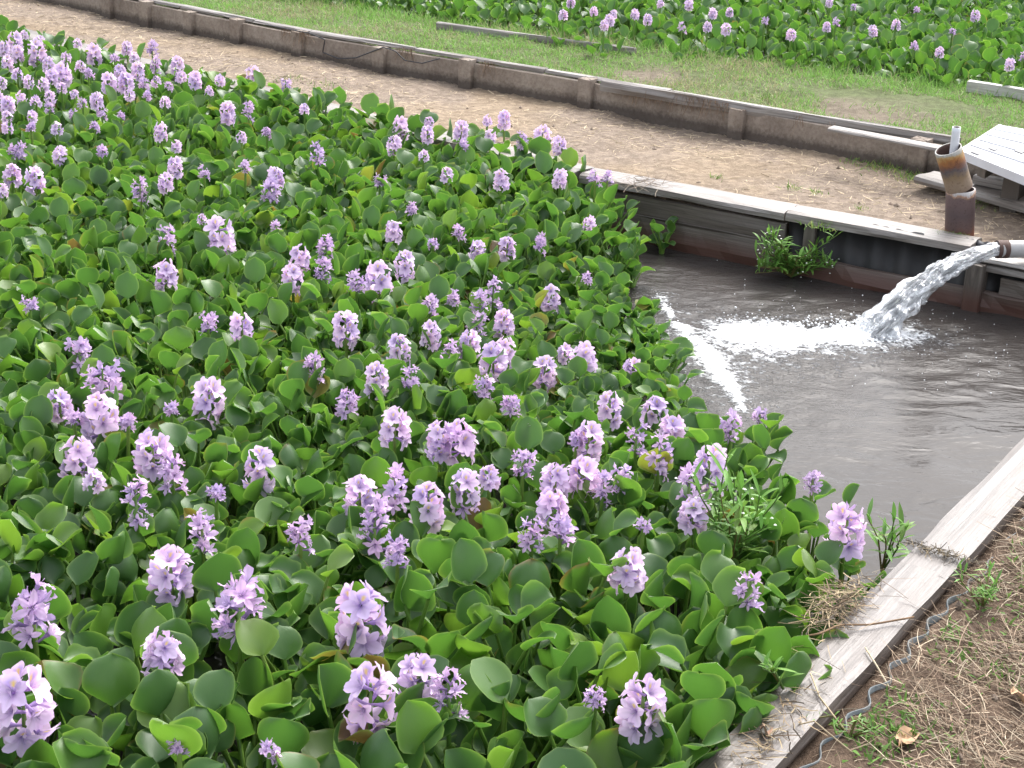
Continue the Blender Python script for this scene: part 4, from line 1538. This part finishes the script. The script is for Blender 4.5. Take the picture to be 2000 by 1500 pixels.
SPM = [PET]
ORD = ['first', 'second', 'third', 'fourth', 'fifth', 'sixth', 'seventh', 'eighth', 'ninth', 'tenth', 'eleventh', 'twelfth', 'thirteenth',
       'fourteenth', 'fifteenth', 'sixteenth', 'seventeenth', 'eighteenth', 'nineteenth', 'twentieth', 'twenty-first', 'twenty-second', 'twenty-third', 'twenty-fourth', 'twenty-fifth', 'twenty-sixth', 'twenty-seventh', 'twenty-eighth', 'twenty-ninth', 'thirtieth', 'thirty-first', 'thirty-second', 'thirty-third', 'thirty-fourth', 'thirty-fifth', 'thirty-sixth', 'thirty-seventh', 'thirty-eighth', 'thirty-ninth', 'fortieth']
BANDS = [(0, 135, 'topmost rows by the path'), (135, 215, 'second band below the top'), (215, 275, 'third band below the top'), (275, 335, 'fourth band below the top'),
         (335, 420, 'a quarter of the way down'), (420, 500, 'a third of the way down'), (500, 590, 'band just above the foam'), (590, 670, 'band level with the foam'),
         (670, 760, 'band at mid height'), (760, 850, 'band just below mid height'), (850, 905, 'band three fifths down'), (905, 1600, 'band two thirds down')]
for lo_, hi_, nm in BANDS:
    for kind, word in (('F', 'open'), ('W', 'withered')):
        allrow = sorted([h for h in heads if lo_ <= h['py'] < hi_ and h['k'] == kind], key=lambda h: h['px'])
        for i, h in enumerate(allrow):
            if not h['label']:
                h['label'] = f"hyacinth with {word} lilac head, {ORD[i]} {word} from left, {nm}"
NICKS = [(50, 1383, 'the big head at the lower left corner'), (722, 1375, 'the large bottom centre head'), (885, 1367, 'the bottom centre withered spike'),
         (1255, 1378, 'the lowest right full head'), (325, 1280, 'the tall narrow lower left head'), (65, 1215, 'the wide withered left edge spike'),
         (705, 1212, 'the broad head above the bottom pair'), (463, 1208, 'the wide half-open lower left spike'), (342, 1122, 'the head above the tall narrow one'),
         (1222, 1108, 'the tall head left of the weeds'), (1460, 1162, 'the withered spike by the near plank'), (1655, 1030, 'the head at the right tip'),
         (1068, 992, 'the pale head over withered spikes'), (265, 990, 'the lone four-pronged withered spike'), (510, 917, 'the butterfly-shaped lilac head'),
         (1165, 1367, 'the thin two-flowered withered spike'), (745, 1032, 'the wide withered lower centre spike'), (580, 1050, 'the purple spike behind a leaf'),
         (395, 1050, 'the pale withered lower left spike'), (1385, 915, 'the full head near open water')]
LEAFLAB = {}
for nx, ny, nick in NICKS:
    h0 = min(heads, key=lambda h: abs(h['px'] - nx) + abs(h['py'] - ny))
    for word, dx, dy in (('left of', -.13, 0), ('right of', .13, 0), ('in front of', 0, -.14), ('behind', 0, .14)):
        tx, ty = h0['x'] + dx, h0['y'] + dy
        c_ = min(range(len(leafy)), key=lambda i: (leafy[i][0] - tx) ** 2 + (leafy[i][1] - ty) ** 2)
        if c_ in LEAFLAB or math.hypot(leafy[c_][0] - tx, leafy[c_][1] - ty) > .075: continue
        LEAFLAB[c_] = f"leafy flowerless hyacinth just {word} {nick}"

items = [dict(x=h['x'], y=h['y'], head=h) for h in heads] + [dict(x=a, y=b, head=None, li=i) for i, (a, b) in enumerate(leafy)]


def screen(x, y, z):
    v = np.array([x, y, z]) - _C; zc = v @ _F
    return 1000 + FPX * (v @ _RT) / zc, 750 - FPX * (v @ _UP) / zc, zc


for it in items:
    sx_, sy_, zc = screen(it['x'], it['y'], WZ + .25)
    vis = -60 < sx_ < 2060 and -60 < sy_ < 1640
    it['score'] = ((1.9 if it['head'] else 1.0) / zc) if vis else 0
items.sort(key=lambda q: -q['score'])
NIND = 330
mass = G()
massf = G()
r_ = np.random.default_rng(99)
GRPF = 'flowering water hyacinths in the near pond'
GRPL = 'water hyacinths without flowers in the near pond'


def rotz(a):
    return np.array([[math.cos(a), -math.sin(a), 0], [math.sin(a), math.cos(a), 0], [0, 0, 1]])


for idx, it in enumerate(items):
    hs = float(hscale(it['x'], it['y']))
    hd = it['head']
    picks = leaf_picks(r_, hs, bool(hd), float(sizef(it['y'])) * 1.05 + .12 * float(sstep(-2.0, -1.0, it['x'])) * float(sstep(.35, .05, abs(float(sd_poly(FARBACK, it['x'], it['y'])) + .13))) * float(sstep(.9, .1, it['x'])))
    z0 = WZ - .012
    if hd:
        lay, H_ = spike_layout(r_, hd['k'], hd['w'] if hd['k'] == 'F' else max(hd['w'] * 1.05, .05), float(r_.uniform(.80, 1.3)) if hd['w'] > .062 else .6)
        hgt = hd['z'] - H_ / 2 - z0
        lean = (r_.normal(0, .006), r_.normal(0, .006))
    if idx < NIND:
        root = empty('water_hyacinth', (it['x'], it['y'], z0))
        if hd: tag(root, hd['label'], 'water hyacinth', GRPF)
        elif it['li'] in LEAFLAB: tag(root, LEAFLAB[it['li']], 'water hyacinth', GRPL)
        else: tag(root, 'flowerless water hyacinth with round glossy leaves in the near mat', 'water hyacinth', GRPL)
        for kk, i, a, sc, tl in picks:
            o = link('leaf', LMESH[kk][i], root)
            o.rotation_euler = (tl, 0, a); o.scale = (sc, sc, sc)
        if hd:
            g = G(); stalk_geom(g, hgt, H_, lay, lean)
            sp = g.obj('flower_spike', SPM, root)
            for (p_, M_, s_, k_) in lay:
                o = link('flower', FM[k_][int(r_.integers(0, 7))], sp)
                q = np.array(p_) + np.array([lean[0], lean[1], hgt])
                M4 = Matrix(M_.tolist()).to_4x4() @ Matrix.Rotation(r_.normal(0, .15), 4, 'Z')
                o.matrix_local = Matrix.Translation(q) @ M4 @ Matrix.Scale(s_, 4)
    else:
        for kk, i, a, sc, tl in picks:
            Mx = rotz(a) @ np.array([[1, 0, 0], [0, math.cos(tl), -math.sin(tl)], [0, math.sin(tl), math.cos(tl)]])
            mass.addarr(LARR[kk][i], Mx * sc, (it['x'], it['y'], z0), r_.random())
        if hd:
            g = G(); stalk_geom(g, hgt, H_, lay, lean)
            A = g.arrays(); A['m4'] = A['m4'] * 0 + 1; A['m3'] = A['m3'] * 0 + 1
            mass.addarr(A, None, (it['x'], it['y'], z0), .4)
            for (p_, M_, s_, k_) in lay:
                B_ = dict(FA[k_][int(r_.integers(0, 4))]); B_['m4'] = B_['m4'] * 0 + 2; B_['m3'] = B_['m3'] * 0 + 2
                mass.addarr(B_, M_ * s_, np.array(p_) + np.array([it['x'] + lean[0], it['y'] + lean[1], z0 + hgt]), r_.random())
o = mass.obj('hyacinth_mat', [LEAF, PET, PETAL])
tag(o, 'the smaller, farther water hyacinths filling the rest of the near pond', 'water hyacinths', kind='stuff')

# far pond's mat
far = G()
FH = [(1190, 40), (1265, 38), (1198, 28), (1180, 50), (1493, 44), (1615, 52), (1632, 46), (1750, 48), (1860, 64), (1382, 52), (1332, 56), (1545, 68), (1392, 26), (1425, 24),
      (1620, 5), (1290, 8), (1345, 10), (1785, 92), (1835, 102), (1972, 126), (1998, 114), (1240, 28), (1667, 16), (1100, 30), (1418, 58), (1160, 22), (1115, 5), (1790, 22), (1705, 60), (1905, 30)]
fl = []
for px, py in FH:
    p = P(px, py, TZ + .13); fl.append((p[0], p[1]))
grid.clear()
for s_ in fl: put(*s_)
fit = [(x, y, True) for x, y in fl]
cand = rng.uniform((-3.2, 6.0), (6.2, 15.5), (26000, 2))
dpv = sd_poly(FPE, cand[:, 0], cand[:, 1])
for (x, y), d_ in zip(cand, dpv):
    if d_ > .12 and near_ok(x, y, .12): put(x, y); fit.append((x, y, False))
for x, y, fw in fit:
    z0 = -.07
    for kk, i, a, sc, tl in leaf_picks(r_, 1.0, fw):
        if kk == 'low': continue
        Mx = rotz(a)
        far.addarr(LARR[kk][i], Mx * sc * .86, (x, y, z0), r_.random() * .82 + .12)
    if fw:
        lay, H_ = spike_layout(r_, 'F' if r_.random() < .8 else 'W', r_.uniform(.045, .062), .75)
        hgt = TZ + .13 - z0 - H_ / 2
        g = G(); stalk_geom(g, hgt, H_, lay, (0, 0)); A = g.arrays(); A['m4'] = A['m4'] * 0 + 1; A['m3'] = A['m3'] * 0 + 1
        far.addarr(A, None, (x, y, z0), .4)
        for (p_, M_, s_, k_) in lay:
            B_ = dict(FA[k_][int(r_.integers(0, 4))]); B_['m4'] = B_['m4'] * 0 + 2; B_['m3'] = B_['m3'] * 0 + 2
            far.addarr(B_, M_ * s_, np.array(p_) + np.array([x, y, z0 + hgt]), r_.random())
print('far plants', len(fit))
o = far.obj('far_hyacinth_mat', [LEAF, PET, PETAL])
tag(o, 'dense green water hyacinths of the far pond with scattered lilac heads', 'water hyacinths', kind='stuff')

# ------------------------------------------------------------------ small drifting plants at the water's edge
def solo(px, py, z, label, ks, n, sc0, seed):
    p = P(px, py, WZ)
    rr = np.random.default_rng(seed)
    root = empty('water_hyacinth', (p[0], p[1], WZ - .01))
    tag(root, label, 'water hyacinth', 'small hyacinths drifting at the open water')
    for j in range(n):
        kk = ks[int(rr.integers(0, len(ks)))]
        o = link('leaf', LMESH[kk][int(rr.integers(0, {'tall': NT, 'mid': NM, 'low': NS}[kk]))], root)
        s = sc0 * rr.uniform(.8, 1.15)
        o.rotation_euler = (rr.normal(0, .15), 0, j * 2.4 + rr.normal(0, .3)); o.scale = (s, s, s)
    return root


solo(1292, 494, 0, 'small bright green hyacinth drifting in the shadow under the far plank', ['mid', 'low', 'low'], 10, .66, 5)
solo(1235, 560, 0, 'small low hyacinth at the water edge below the drifting one', ['mid', 'low', 'low'], 8, .8, 6)
solo(1205, 640, 0, 'small hyacinth with swollen green leaf bases in the gap of the mat by the foam', ['low'], 7, .9, 7)
solo(1258, 652, 0, 'small hyacinth touching the foam line left of the splash', ['low'], 8, .8, 8)
solo(1312, 735, 0, 'small flat-leaved hyacinth where the foam line bends along the mat', ['low'], 8, .85, 9)

# ------------------------------------------------------------------ weeds with narrow leaves
def lance(g, base, d, L, W, droop, c):
    d = np.array(d, float); d /= np.linalg.norm(d)
    side = np.cross(d, [0, 0, 1.0]); side /= np.linalg.norm(side) + 1e-9
    nrm = np.cross(side, d)
    n = 7
    t = np.linspace(0, 1, n)
    w = W * np.sin(np.pi * (t * .93 + .05)) ** .9 * (1 - .3 * t)
    cen = np.array(base)[None] + d[None] * (L * t)[:, None] + np.array([0, 0, -1.0])[None] * (droop * L * t ** 2)[:, None]
    V = np.stack([cen - side[None] * w[:, None] + nrm[None] * (w * .35)[:, None], cen, cen + side[None] * w[:, None] + nrm[None] * (w * .35)[:, None]], 1)
    g.add(V.reshape(-1, 3), gridf(n, 3)[:, ::-1], c=c)


def weed(name_label, px, py, z, nst, hgt, spread, seed, leafL=.06, buds=0, hang=False, front=False):
    p = P(px, py, z)
    rr = np.random.default_rng(seed)
    root = empty('weed_plant', p)
    tag(root, name_label, 'weed')
    gs, gl, gf = G(), G(), G()
    for s in range(nst):
        a = rr.uniform(0, 6.28)
        top = np.array([math.cos(a) * spread * rr.uniform(.3, 1), math.sin(a) * spread * rr.uniform(.3, 1), hgt * rr.uniform(.6, 1.05)])
        if front: top = np.array([rr.uniform(-spread, spread), -abs(rr.normal(.03, .035)), hgt * rr.uniform(.1, 1.0)])
        if hang: top = np.array([rr.normal(0, spread), -abs(rr.normal(.06, .05)) , -hgt * rr.uniform(.1, 1.0)])
        mid = top * .5 + np.array([rr.normal(0, .012), rr.normal(0, .012), .02])
        pts = np.array([np.zeros(3), mid * .55, mid, (mid + top) / 2 + rr.normal(0, .004, 3), top])
        if hang: pts = np.array([np.zeros(3), top * .4 + [0, -.02, .02], top * .8, top + [0, -.015, .03]]); top = pts[-1]
        tube(gs, pts, np.linspace(.0028, .0014, len(pts)), 5, c=(.20, .17, .06) if rr.random() < .5 else (.13, .22, .05), cap=False)
        nl = int(rr.integers(7, 12))
        for j in range(nl):
            u = .25 + .75 * j / (nl - 1)
            q = u * (len(pts) - 1); i = min(int(q), len(pts) - 2); b = pts[i] * (1 - q + i) + pts[i + 1] * (q - i)
            aa = j * 2.4 + rr.normal(0, .4)
            el = rr.uniform(.15, 1.1) if j < nl - 3 else rr.uniform(.6, 1.4)
            L = leafL * rr.uniform(.6, 1.15) * (1 if j < nl - 3 else .85)
            cc = np.array([.12, .28, .05]) * rr.uniform(.75, 1.5) + np.array([.05, .03, 0]) * rr.random()
            lance(gl, b, (math.cos(aa) * math.cos(el), math.sin(aa) * math.cos(el), math.sin(el)), L, L * .095, rr.uniform(.05, .4), cc)
        if s < buds:
            for _ in range(2):
                t_ = top + rr.normal(0, .012, 3)
                th = np.arange(6) / 6 * 6.28
                V = [t_ + np.array([0, 0, .003])] + [t_ + np.array([math.cos(x) * .004, math.sin(x) * .004, 0]) for x in th]
                gf.add(V, f3=[(0, 1 + k, 1 + (k + 1) % 6) for k in range(6)], c=(.85, .87, .8))
    gs.obj('stem', WEED, root); gl.obj('foliage', WEED, root)
    if buds: gf.obj('white_flower', WEED, root)


weed('narrow-leaved weed clump growing at the foot of the far timber edge', 1545, 541, WZ, 34, .20, .15, 3, .070, buds=14, front=True)
weed('bright narrow-leaved weed clump growing through the mat at lower right', 1425, 1125, -.08, 12, .24, .11, 4, .078, buds=8)
weed('taller single weed stem rising left of the clump in the mat', 1400, 1065, -.05, 2, .24, .02, 14, .065)
weed('narrow-leaved weed leaning over the near plank at the mat\'s right tip', 1722, 1118, -.12, 5, .15, .07, 5, .075)
weed('small weed sprig lying on the near plank\'s inner edge, lower right', 1530, 1345, .02, 2, .06, .05, 6, .05)
weed('small green weed on the near bank beside the corrugated sheet', 1920, 1185, -.02, 7, .06, .09, 8, .035)
weed('low green weed in the dry straw near the bottom of the near bank', 1660, 1440, -.02, 7, .04, .10, 9, .022)

# ------------------------------------------------------------------ grass and straw
def unit(a, el):
    return np.stack([np.cos(a) * np.cos(el), np.sin(a) * np.cos(el), np.sin(el)], 1)


def scatter(n, box):
    return rng.uniform((box[0], box[1]), (box[2], box[3]), (n, 2))


g = G()
BARE = P(1720, 180, TZ)
xy = scatter(420000, (-4.2, 5.8, 4.2, 11.0))
dw = sd_poly(WALL, xy[:, 0], xy[:, 1]); dp = sd_poly(FPE, xy[:, 0], xy[:, 1])
den = sstep(.33, .52, fbm(xy[:, 0], xy[:, 1], .8, 50) + .25 * sstep(2.2, -1.0, xy[:, 0]) + .30 * sstep(.35, .05, dp * -1 + 0) + .22 * sstep(.30, .0, dw) - .38 * np.exp(-(((xy[:, 0] - BARE[0]) / .75) ** 2 + ((xy[:, 1] - BARE[1] + (xy[:, 0] - BARE[0]) * .6) / .22) ** 2)))
den = den * (.35 + .65 * sstep(.3, .6, fbm(xy[:, 0], xy[:, 1], .16, 57)))
k = (dw > .055) & (dp < .07) & (rng.random(len(xy)) < den * .8)
xy = xy[k]; dwk = dw[k]; dpk = dp[k]
n = len(xy); print('grass', n)
zz = gz(xy[:, 0], xy[:, 1])
base = np.stack([xy[:, 0], xy[:, 1], zz - .004], 1)
el = rng.uniform(.5, 1.45, n)
tallf = 1 + 1.5 * sstep(-.35, .0, dpk) * rng.random(n)
Ln = rng.uniform(.020, .055, n) * tallf
dirs = unit(rng.uniform(0, 6.28, n), el)
dry = fbm(xy[:, 0], xy[:, 1], .6, 66)
isdry = rng.random(n) < (.12 + .5 * sstep(.42, .7, dry))
c = np.where(isdry[:, None], np.array([.42, .39, .22]) * rng.uniform(.7, 1.25, (n, 1)), np.array([.23, .42, .09]) * rng.uniform(.7, 1.4, (n, 1)))
strands(g, base, dirs, Ln, rng.uniform(.0022, .0045, n), np.stack([rng.normal(0, .006, n), rng.normal(0, .006, n), -Ln * .25], 1), c, nseg=2)
o = g.obj('terrace_grass', GRASS, smooth=True)
tag(o, 'short patchy grass on the terrace between the wall and the far pond', 'grass', kind='stuff')

# straw litter: on the path and, denser, on the near bank
g = G()
xy = scatter(85000, (-4.5, 5.2, 3.4, 12.0))
dn = d_near(xy[:, 0], xy[:, 1]); df = sd_poly(FARBACK, xy[:, 0], xy[:, 1]); dw = sd_poly(WALL, xy[:, 0], xy[:, 1])
den = .07 + 1.0 * sstep(.46, .62, fbm(xy[:, 0], xy[:, 1], .45, 40)) + .5 * sstep(1.0, -1.5, xy[:, 0])
k = (df > -.0) & (dw < -.02) & (rng.random(len(xy)) < den * 1.1)
xy = xy[k]; n = len(xy); print('path straw', n)
L = rng.uniform(.012, .06, n) * (1 + (rng.random(n) < .06) * 1.2)
base = np.stack([xy[:, 0], xy[:, 1], gz(xy[:, 0], xy[:, 1]) + rng.uniform(.001, .009, n)], 1)
c = np.array([.62, .50, .34]) * rng.uniform(.5, 1.25, (n, 1))
strands(g, base, unit(rng.uniform(0, 6.28, n), rng.normal(0, .12, n)), L, rng.uniform(.0015, .0042, n), np.stack([rng.normal(0, .01, n), rng.normal(0, .01, n), rng.normal(0, .003, n)], 1), c, nseg=3, taper=.5)
o = g.obj('path_straw', STRAW); tag(o, 'short pieces of dry straw littering the dirt path', 'straw', kind='stuff')

g = G()
xy = scatter(260000, (-.6, 1.8, 2.6, 5.4))
dn = d_near(xy[:, 0], xy[:, 1])
den = .25 + .75 * sstep(.35, .6, fbm(xy[:, 0], xy[:, 1], .25, 44))
k = (dn > .165) & (dn < 1.3) & (rng.random(len(xy)) < den ** 1.6 * .62)
xy = xy[k]; n = len(xy); print('bank straw', n)
L = rng.uniform(.02, .085, n)
base = np.stack([xy[:, 0], xy[:, 1], gz(xy[:, 0], xy[:, 1]) + rng.uniform(-.002, .016, n)], 1)
kind = rng.random(n)
c = np.where(kind[:, None] < .55, np.array([.34, .25, .17]), np.where(kind[:, None] < .84, np.array([.16, .105, .07]), np.array([.52, .43, .31]))) * rng.uniform(.55, 1.25, (n, 1))
strands(g, base, unit(rng.normal(2.6, .9, n), rng.normal(.05, .22, n)), L, rng.uniform(.0008, .0021, n), np.stack([rng.normal(0, .018, n), rng.normal(0, .018, n), rng.normal(-.004, .008, n)], 1), c, nseg=4, taper=.4)
o = g.obj('bank_straw', STRAW); tag(o, 'tangled dry roots and straw covering the near bank', 'straw', kind='stuff')

g = G()
import bmesh as _bm
bm = _bm.new(); _bm.ops.create_icosphere(bm, subdivisions=1, radius=1)
iv = np.array([v.co[:] for v in bm.verts]); ifc = np.array([[v.index for v in f.verts] for f in bm.faces]); bm.free()
xy = np.concatenate([scatter(2600, (-4, 5.2, 3.4, 11)), scatter(1200, (.3, 1.8, 2.4, 4.6))])
dn = d_near(xy[:, 0], xy[:, 1]); df = sd_poly(FARBACK, xy[:, 0], xy[:, 1]); dw = sd_poly(WALL, xy[:, 0], xy[:, 1])
for (x, y) in xy[((df > .03) & (dw < -.03)) | ((dn > .17) & (xy[:, 1] < 4.6))]:
    r0 = abs(rng.normal(0, .0045)) + .0018
    z_ = float(gz(np.array([x]), np.array([y]))[0])
    g.add(iv * r0 * rng.uniform(.6, 1.3, (1, 3)) * (1 + rng.normal(0, .15, (len(iv), 1))) + np.array([x, y, z_ + r0 * .2]), f3=ifc, c=np.array([.26, .20, .155]) * rng.uniform(.55, 1.3))
o = g.obj('soil_clods', STRAW, smooth=False); tag(o, 'small clods and pebbles strewn over the bare soil', 'clods', kind='stuff')

# small green plants amid the straw on the bank, tufts on the path
g = G()
cl = [(1930, 1180, .10, 260), (1650, 1440, .10, 260), (1700, 1420, .07, 140), (1960, 1330, .05, 60), (1760, 1430, .05, 70), (1890, 1300, .05, 60), (1990, 1090, .07, 120), (1840, 1240, .03, 50)]
for px, py, rad, cnt in cl:
    c0 = P(px, py, -.03)
    q = c0[None, :2] + rng.normal(0, rad, (cnt, 2))
    q = q[d_near(q[:, 0], q[:, 1]) > .17]
    m_ = len(q)
    base = np.stack([q[:, 0], q[:, 1], gz(q[:, 0], q[:, 1]) + .002], 1)
    c = np.array([.13, .25, .05]) * rng.uniform(.7, 1.5, (m_, 1))
    Lq = rng.uniform(.010, .034, m_)
    strands(g, base, unit(rng.uniform(0, 6.28, m_), rng.uniform(.3, 1.3, m_)), Lq, rng.uniform(.003, .008, m_), np.stack([rng.normal(0, .004, m_)] * 2 + [-Lq * .2], 1), c, nseg=3)
for px, py, rad, cnt in ((1835, 462, .022, 420), (1868, 464, .018, 260), (1720, 320, .07, 220), (1780, 345, .05, 120), (1400, 345, .02, 30), (1595, 375, .02, 26), (1545, 365, .02, 26), (1680, 405, .02, 26), (1500, 235, .04, 60), (1900, 400, .04, 50), (640, 165, .05, 60), (560, 158, .06, 80), (1600, 440, .03, 60)):
    c0 = P(px, py, 0)
    q = c0[None, :2] + rng.normal(0, rad, (cnt, 2)); m_ = len(q)
    base = np.stack([q[:, 0], q[:, 1], np.maximum(gz(q[:, 0], q[:, 1]), -.01) + .002], 1)
    c = np.array([.14, .25, .05]) * rng.uniform(.7, 1.4, (m_, 1)) + (rng.random((m_, 1)) < .3) * np.array([.15, .08, .04])
    Lq = rng.uniform(.015, .045, m_)
    strands(g, base, unit(rng.uniform(0, 6.28, m_), rng.uniform(.4, 1.4, m_)), Lq, rng.uniform(.002, .0045, m_), np.stack([rng.normal(0, .006, m_)] * 2 + [-Lq * .2], 1), c, nseg=3)
o = g.obj('low_weeds', GRASS); tag(o, 'scattered tufts of grass and tiny green seedlings on the path and bank', 'grass tufts', kind='stuff')


# debris heaps on the planks and dry twigs
def heap(label, px, py, z, n, rad, L, cols, seed, hgt=.02, dirn=None, name='plant_debris'):
    rr = np.random.default_rng(seed)
    p = P(px, py, z)
    g = G()
    q = rr.normal(0, 1, (n, 2)) * np.array(rad)
    if dirn is not None:
        d = np.array(dirn) / np.linalg.norm(dirn); q = q[:, :1] * d[None] + q[:, 1:] * np.array([[-d[1], d[0]]])
    base = np.stack([q[:, 0], q[:, 1], rr.uniform(.001, hgt, n)], 1)
    ci = rr.integers(0, len(cols), n)
    c = np.array(cols)[ci] * rr.uniform(.6, 1.3, (n, 1))
    strands(g, base, unit(rr.uniform(0, 6.28, n), rr.normal(0, .18, n)), rr.uniform(L * .4, L, n), rr.uniform(.001, .0028, n), np.stack([rr.normal(0, .012, n), rr.normal(0, .012, n), rr.normal(-.003, .004, n)], 1), c, nseg=4, taper=.4)
    o = g.obj(name, STRAW)
    o.location = p
    tag(o, label, 'plant debris', kind='stuff')
    return o


BR = [(.16, .11, .07), (.30, .22, .13), (.42, .33, .2), (.09, .07, .05)]
heap('heap of dead brown roots spilling from the mat onto the near plank', 1640, 1185, .016, 420, (.065, .022), .06, BR, 1, .022, U1)
heap('narrow dark line of dead leaves lying across the near plank', 1838, 1080, .016, 260, (.050, .008), .02, [(.10, .08, .05), (.22, .17, .10), (.05, .04, .03)], 2, .006, N1)
heap('dry grey twigs drooping over the left part of the far plank', 1252, 362, .02, 130, (.05, .03), .09, [(.20, .15, .11), (.30, .24, .18)], 3, .025)
heap('thin scatter of dead stalks at the bottom end of the near plank', 1560, 1330, .016, 60, (.12, .04), .06, BR, 4, .006, U1)
heap('brown litter between the mat and the bottom end of near plank', 1500, 1440, .016, 120, (.08, .02), .05, BR, 5, .012, U1)
for px, py in ((960, 150), (880, 140), (1165, 200), (1300, 215), (1380, 230), (720, 118), (480, 70), (335, 60)):
    pass
# root fringe hanging over the concrete wall
g = G()
for px in list(range(455, 520, 3)) + list(range(705, 740, 3)) + list(range(880, 905, 4)) + list(range(1175, 1390, 4)) + [1535, 1540, 1600, 1610]:
    py = 12 + (px - 200) * .16 + 22
    c_, t_ = along(WALL, wall_s(px, py + 45))
    p = np.array([c_[0] + t_[1] * .035, c_[1] - t_[0] * .035, TZ + .01])
    n = 5
    base = np.repeat(p[None], n, 0) + rng.normal(0, .008, (n, 3)) * [1, 1, .3]
    d = np.stack([rng.normal(0, .35, n), rng.normal(-.1, .15, n), -np.ones(n)], 1); d /= np.linalg.norm(d, axis=1)[:, None]
    strands(g, base, d, rng.uniform(.02, .09, n), rng.uniform(.001, .0025, n), rng.normal(0, .012, (n, 3)), np.array([.22, .15, .10]) * rng.uniform(.5, 1.5, (n, 1)), nseg=3, taper=.4)
o = g.obj('hanging_roots', STRAW); tag(o, 'thin dry roots hanging down the face of the concrete wall', 'roots', kind='stuff')


# long single straws and fallen leaves
def stalk(label, pts, rad=.0016, col=(.5, .4, .26)):
    g = G()
    W = np.array([P(x, y, z) for x, y, z in pts])
    t = np.linspace(0, len(W) - 1, 16); i = np.clip(t.astype(int), 0, len(W) - 2); f = (t - i)[:, None]
    tube(g, W[i] * (1 - f) + W[i + 1] * f, rad, 5, c=col)
    o = g.obj('dry_stalk', STRAW)
    tag(o, label, 'dry stalk', 'dry stalks lying on the near plank')


stalk('long bent dry stalk crossing the lower end of the near plank', [(1583, 1315, .02), (1600, 1360, .02), (1630, 1400, .018), (1650, 1425, .0)])
stalk('dry stalk curving off the lowest part of the near plank', [(1560, 1415, .02), (1590, 1408, .03), (1610, 1425, .02), (1665, 1470, -.01)])
stalk('stiff pale straw standing on the bank side of near plank', [(1690, 1265, .02), (1712, 1300, .01), (1735, 1340, -.01)], .002, (.6, .5, .35))
stalk('curved brown twig reaching from the mat over the near plank', [(1553, 1245, .03), (1600, 1238, .04), (1640, 1220, .03), (1700, 1220, .02), (1785, 1205, .02)], .0022, (.22, .14, .08))


def dead_leaf(label, px, py, z, L, col, seed):
    rr = np.random.default_rng(seed)
    p = P(px, py, z)
    g = G()
    n = 8
    u = np.linspace(0, 1, n); s = np.linspace(-1, 1, 5)
    V = np.zeros((n, 5, 3))
    for j, q in enumerate(s):
        V[:, j, 0] = u * L; V[:, j, 1] = q * L * .28 * np.sin(np.pi * (u * .9 + .05)); V[:, j, 2] = .3 * L * q * q * .5 + .008 * np.sin(u * 7 + q * 3)
    g.add(V.reshape(-1, 3), gridf(n, 5), c=col)
    o = g.obj('fallen_leaf', STRAW); o.location = p; o.rotation_euler = (rr.uniform(-.3, .3), rr.uniform(-.2, .2), rr.uniform(0, 6.28))
    tag(o, label, 'fallen leaf', 'dry fallen leaves on the near bank')


dead_leaf('tan fallen leaf near the bottom of the straw-covered bank', 1755, 1455, .0, .07, (.50, .33, .20), 1)
dead_leaf('tan fallen leaf at the right edge of the straw-covered bank', 1975, 1350, .0, .06, (.55, .36, .22), 2)
dead_leaf('small pale fallen leaf on the lower end of the near plank', 1487, 1420, .02, .035, (.45, .30, .22), 3)
print('objects', len(bpy.data.objects), [o['label'] for o in bpy.data.objects if o.get('label') and not 4 <= len(o['label'].split()) <= 16])
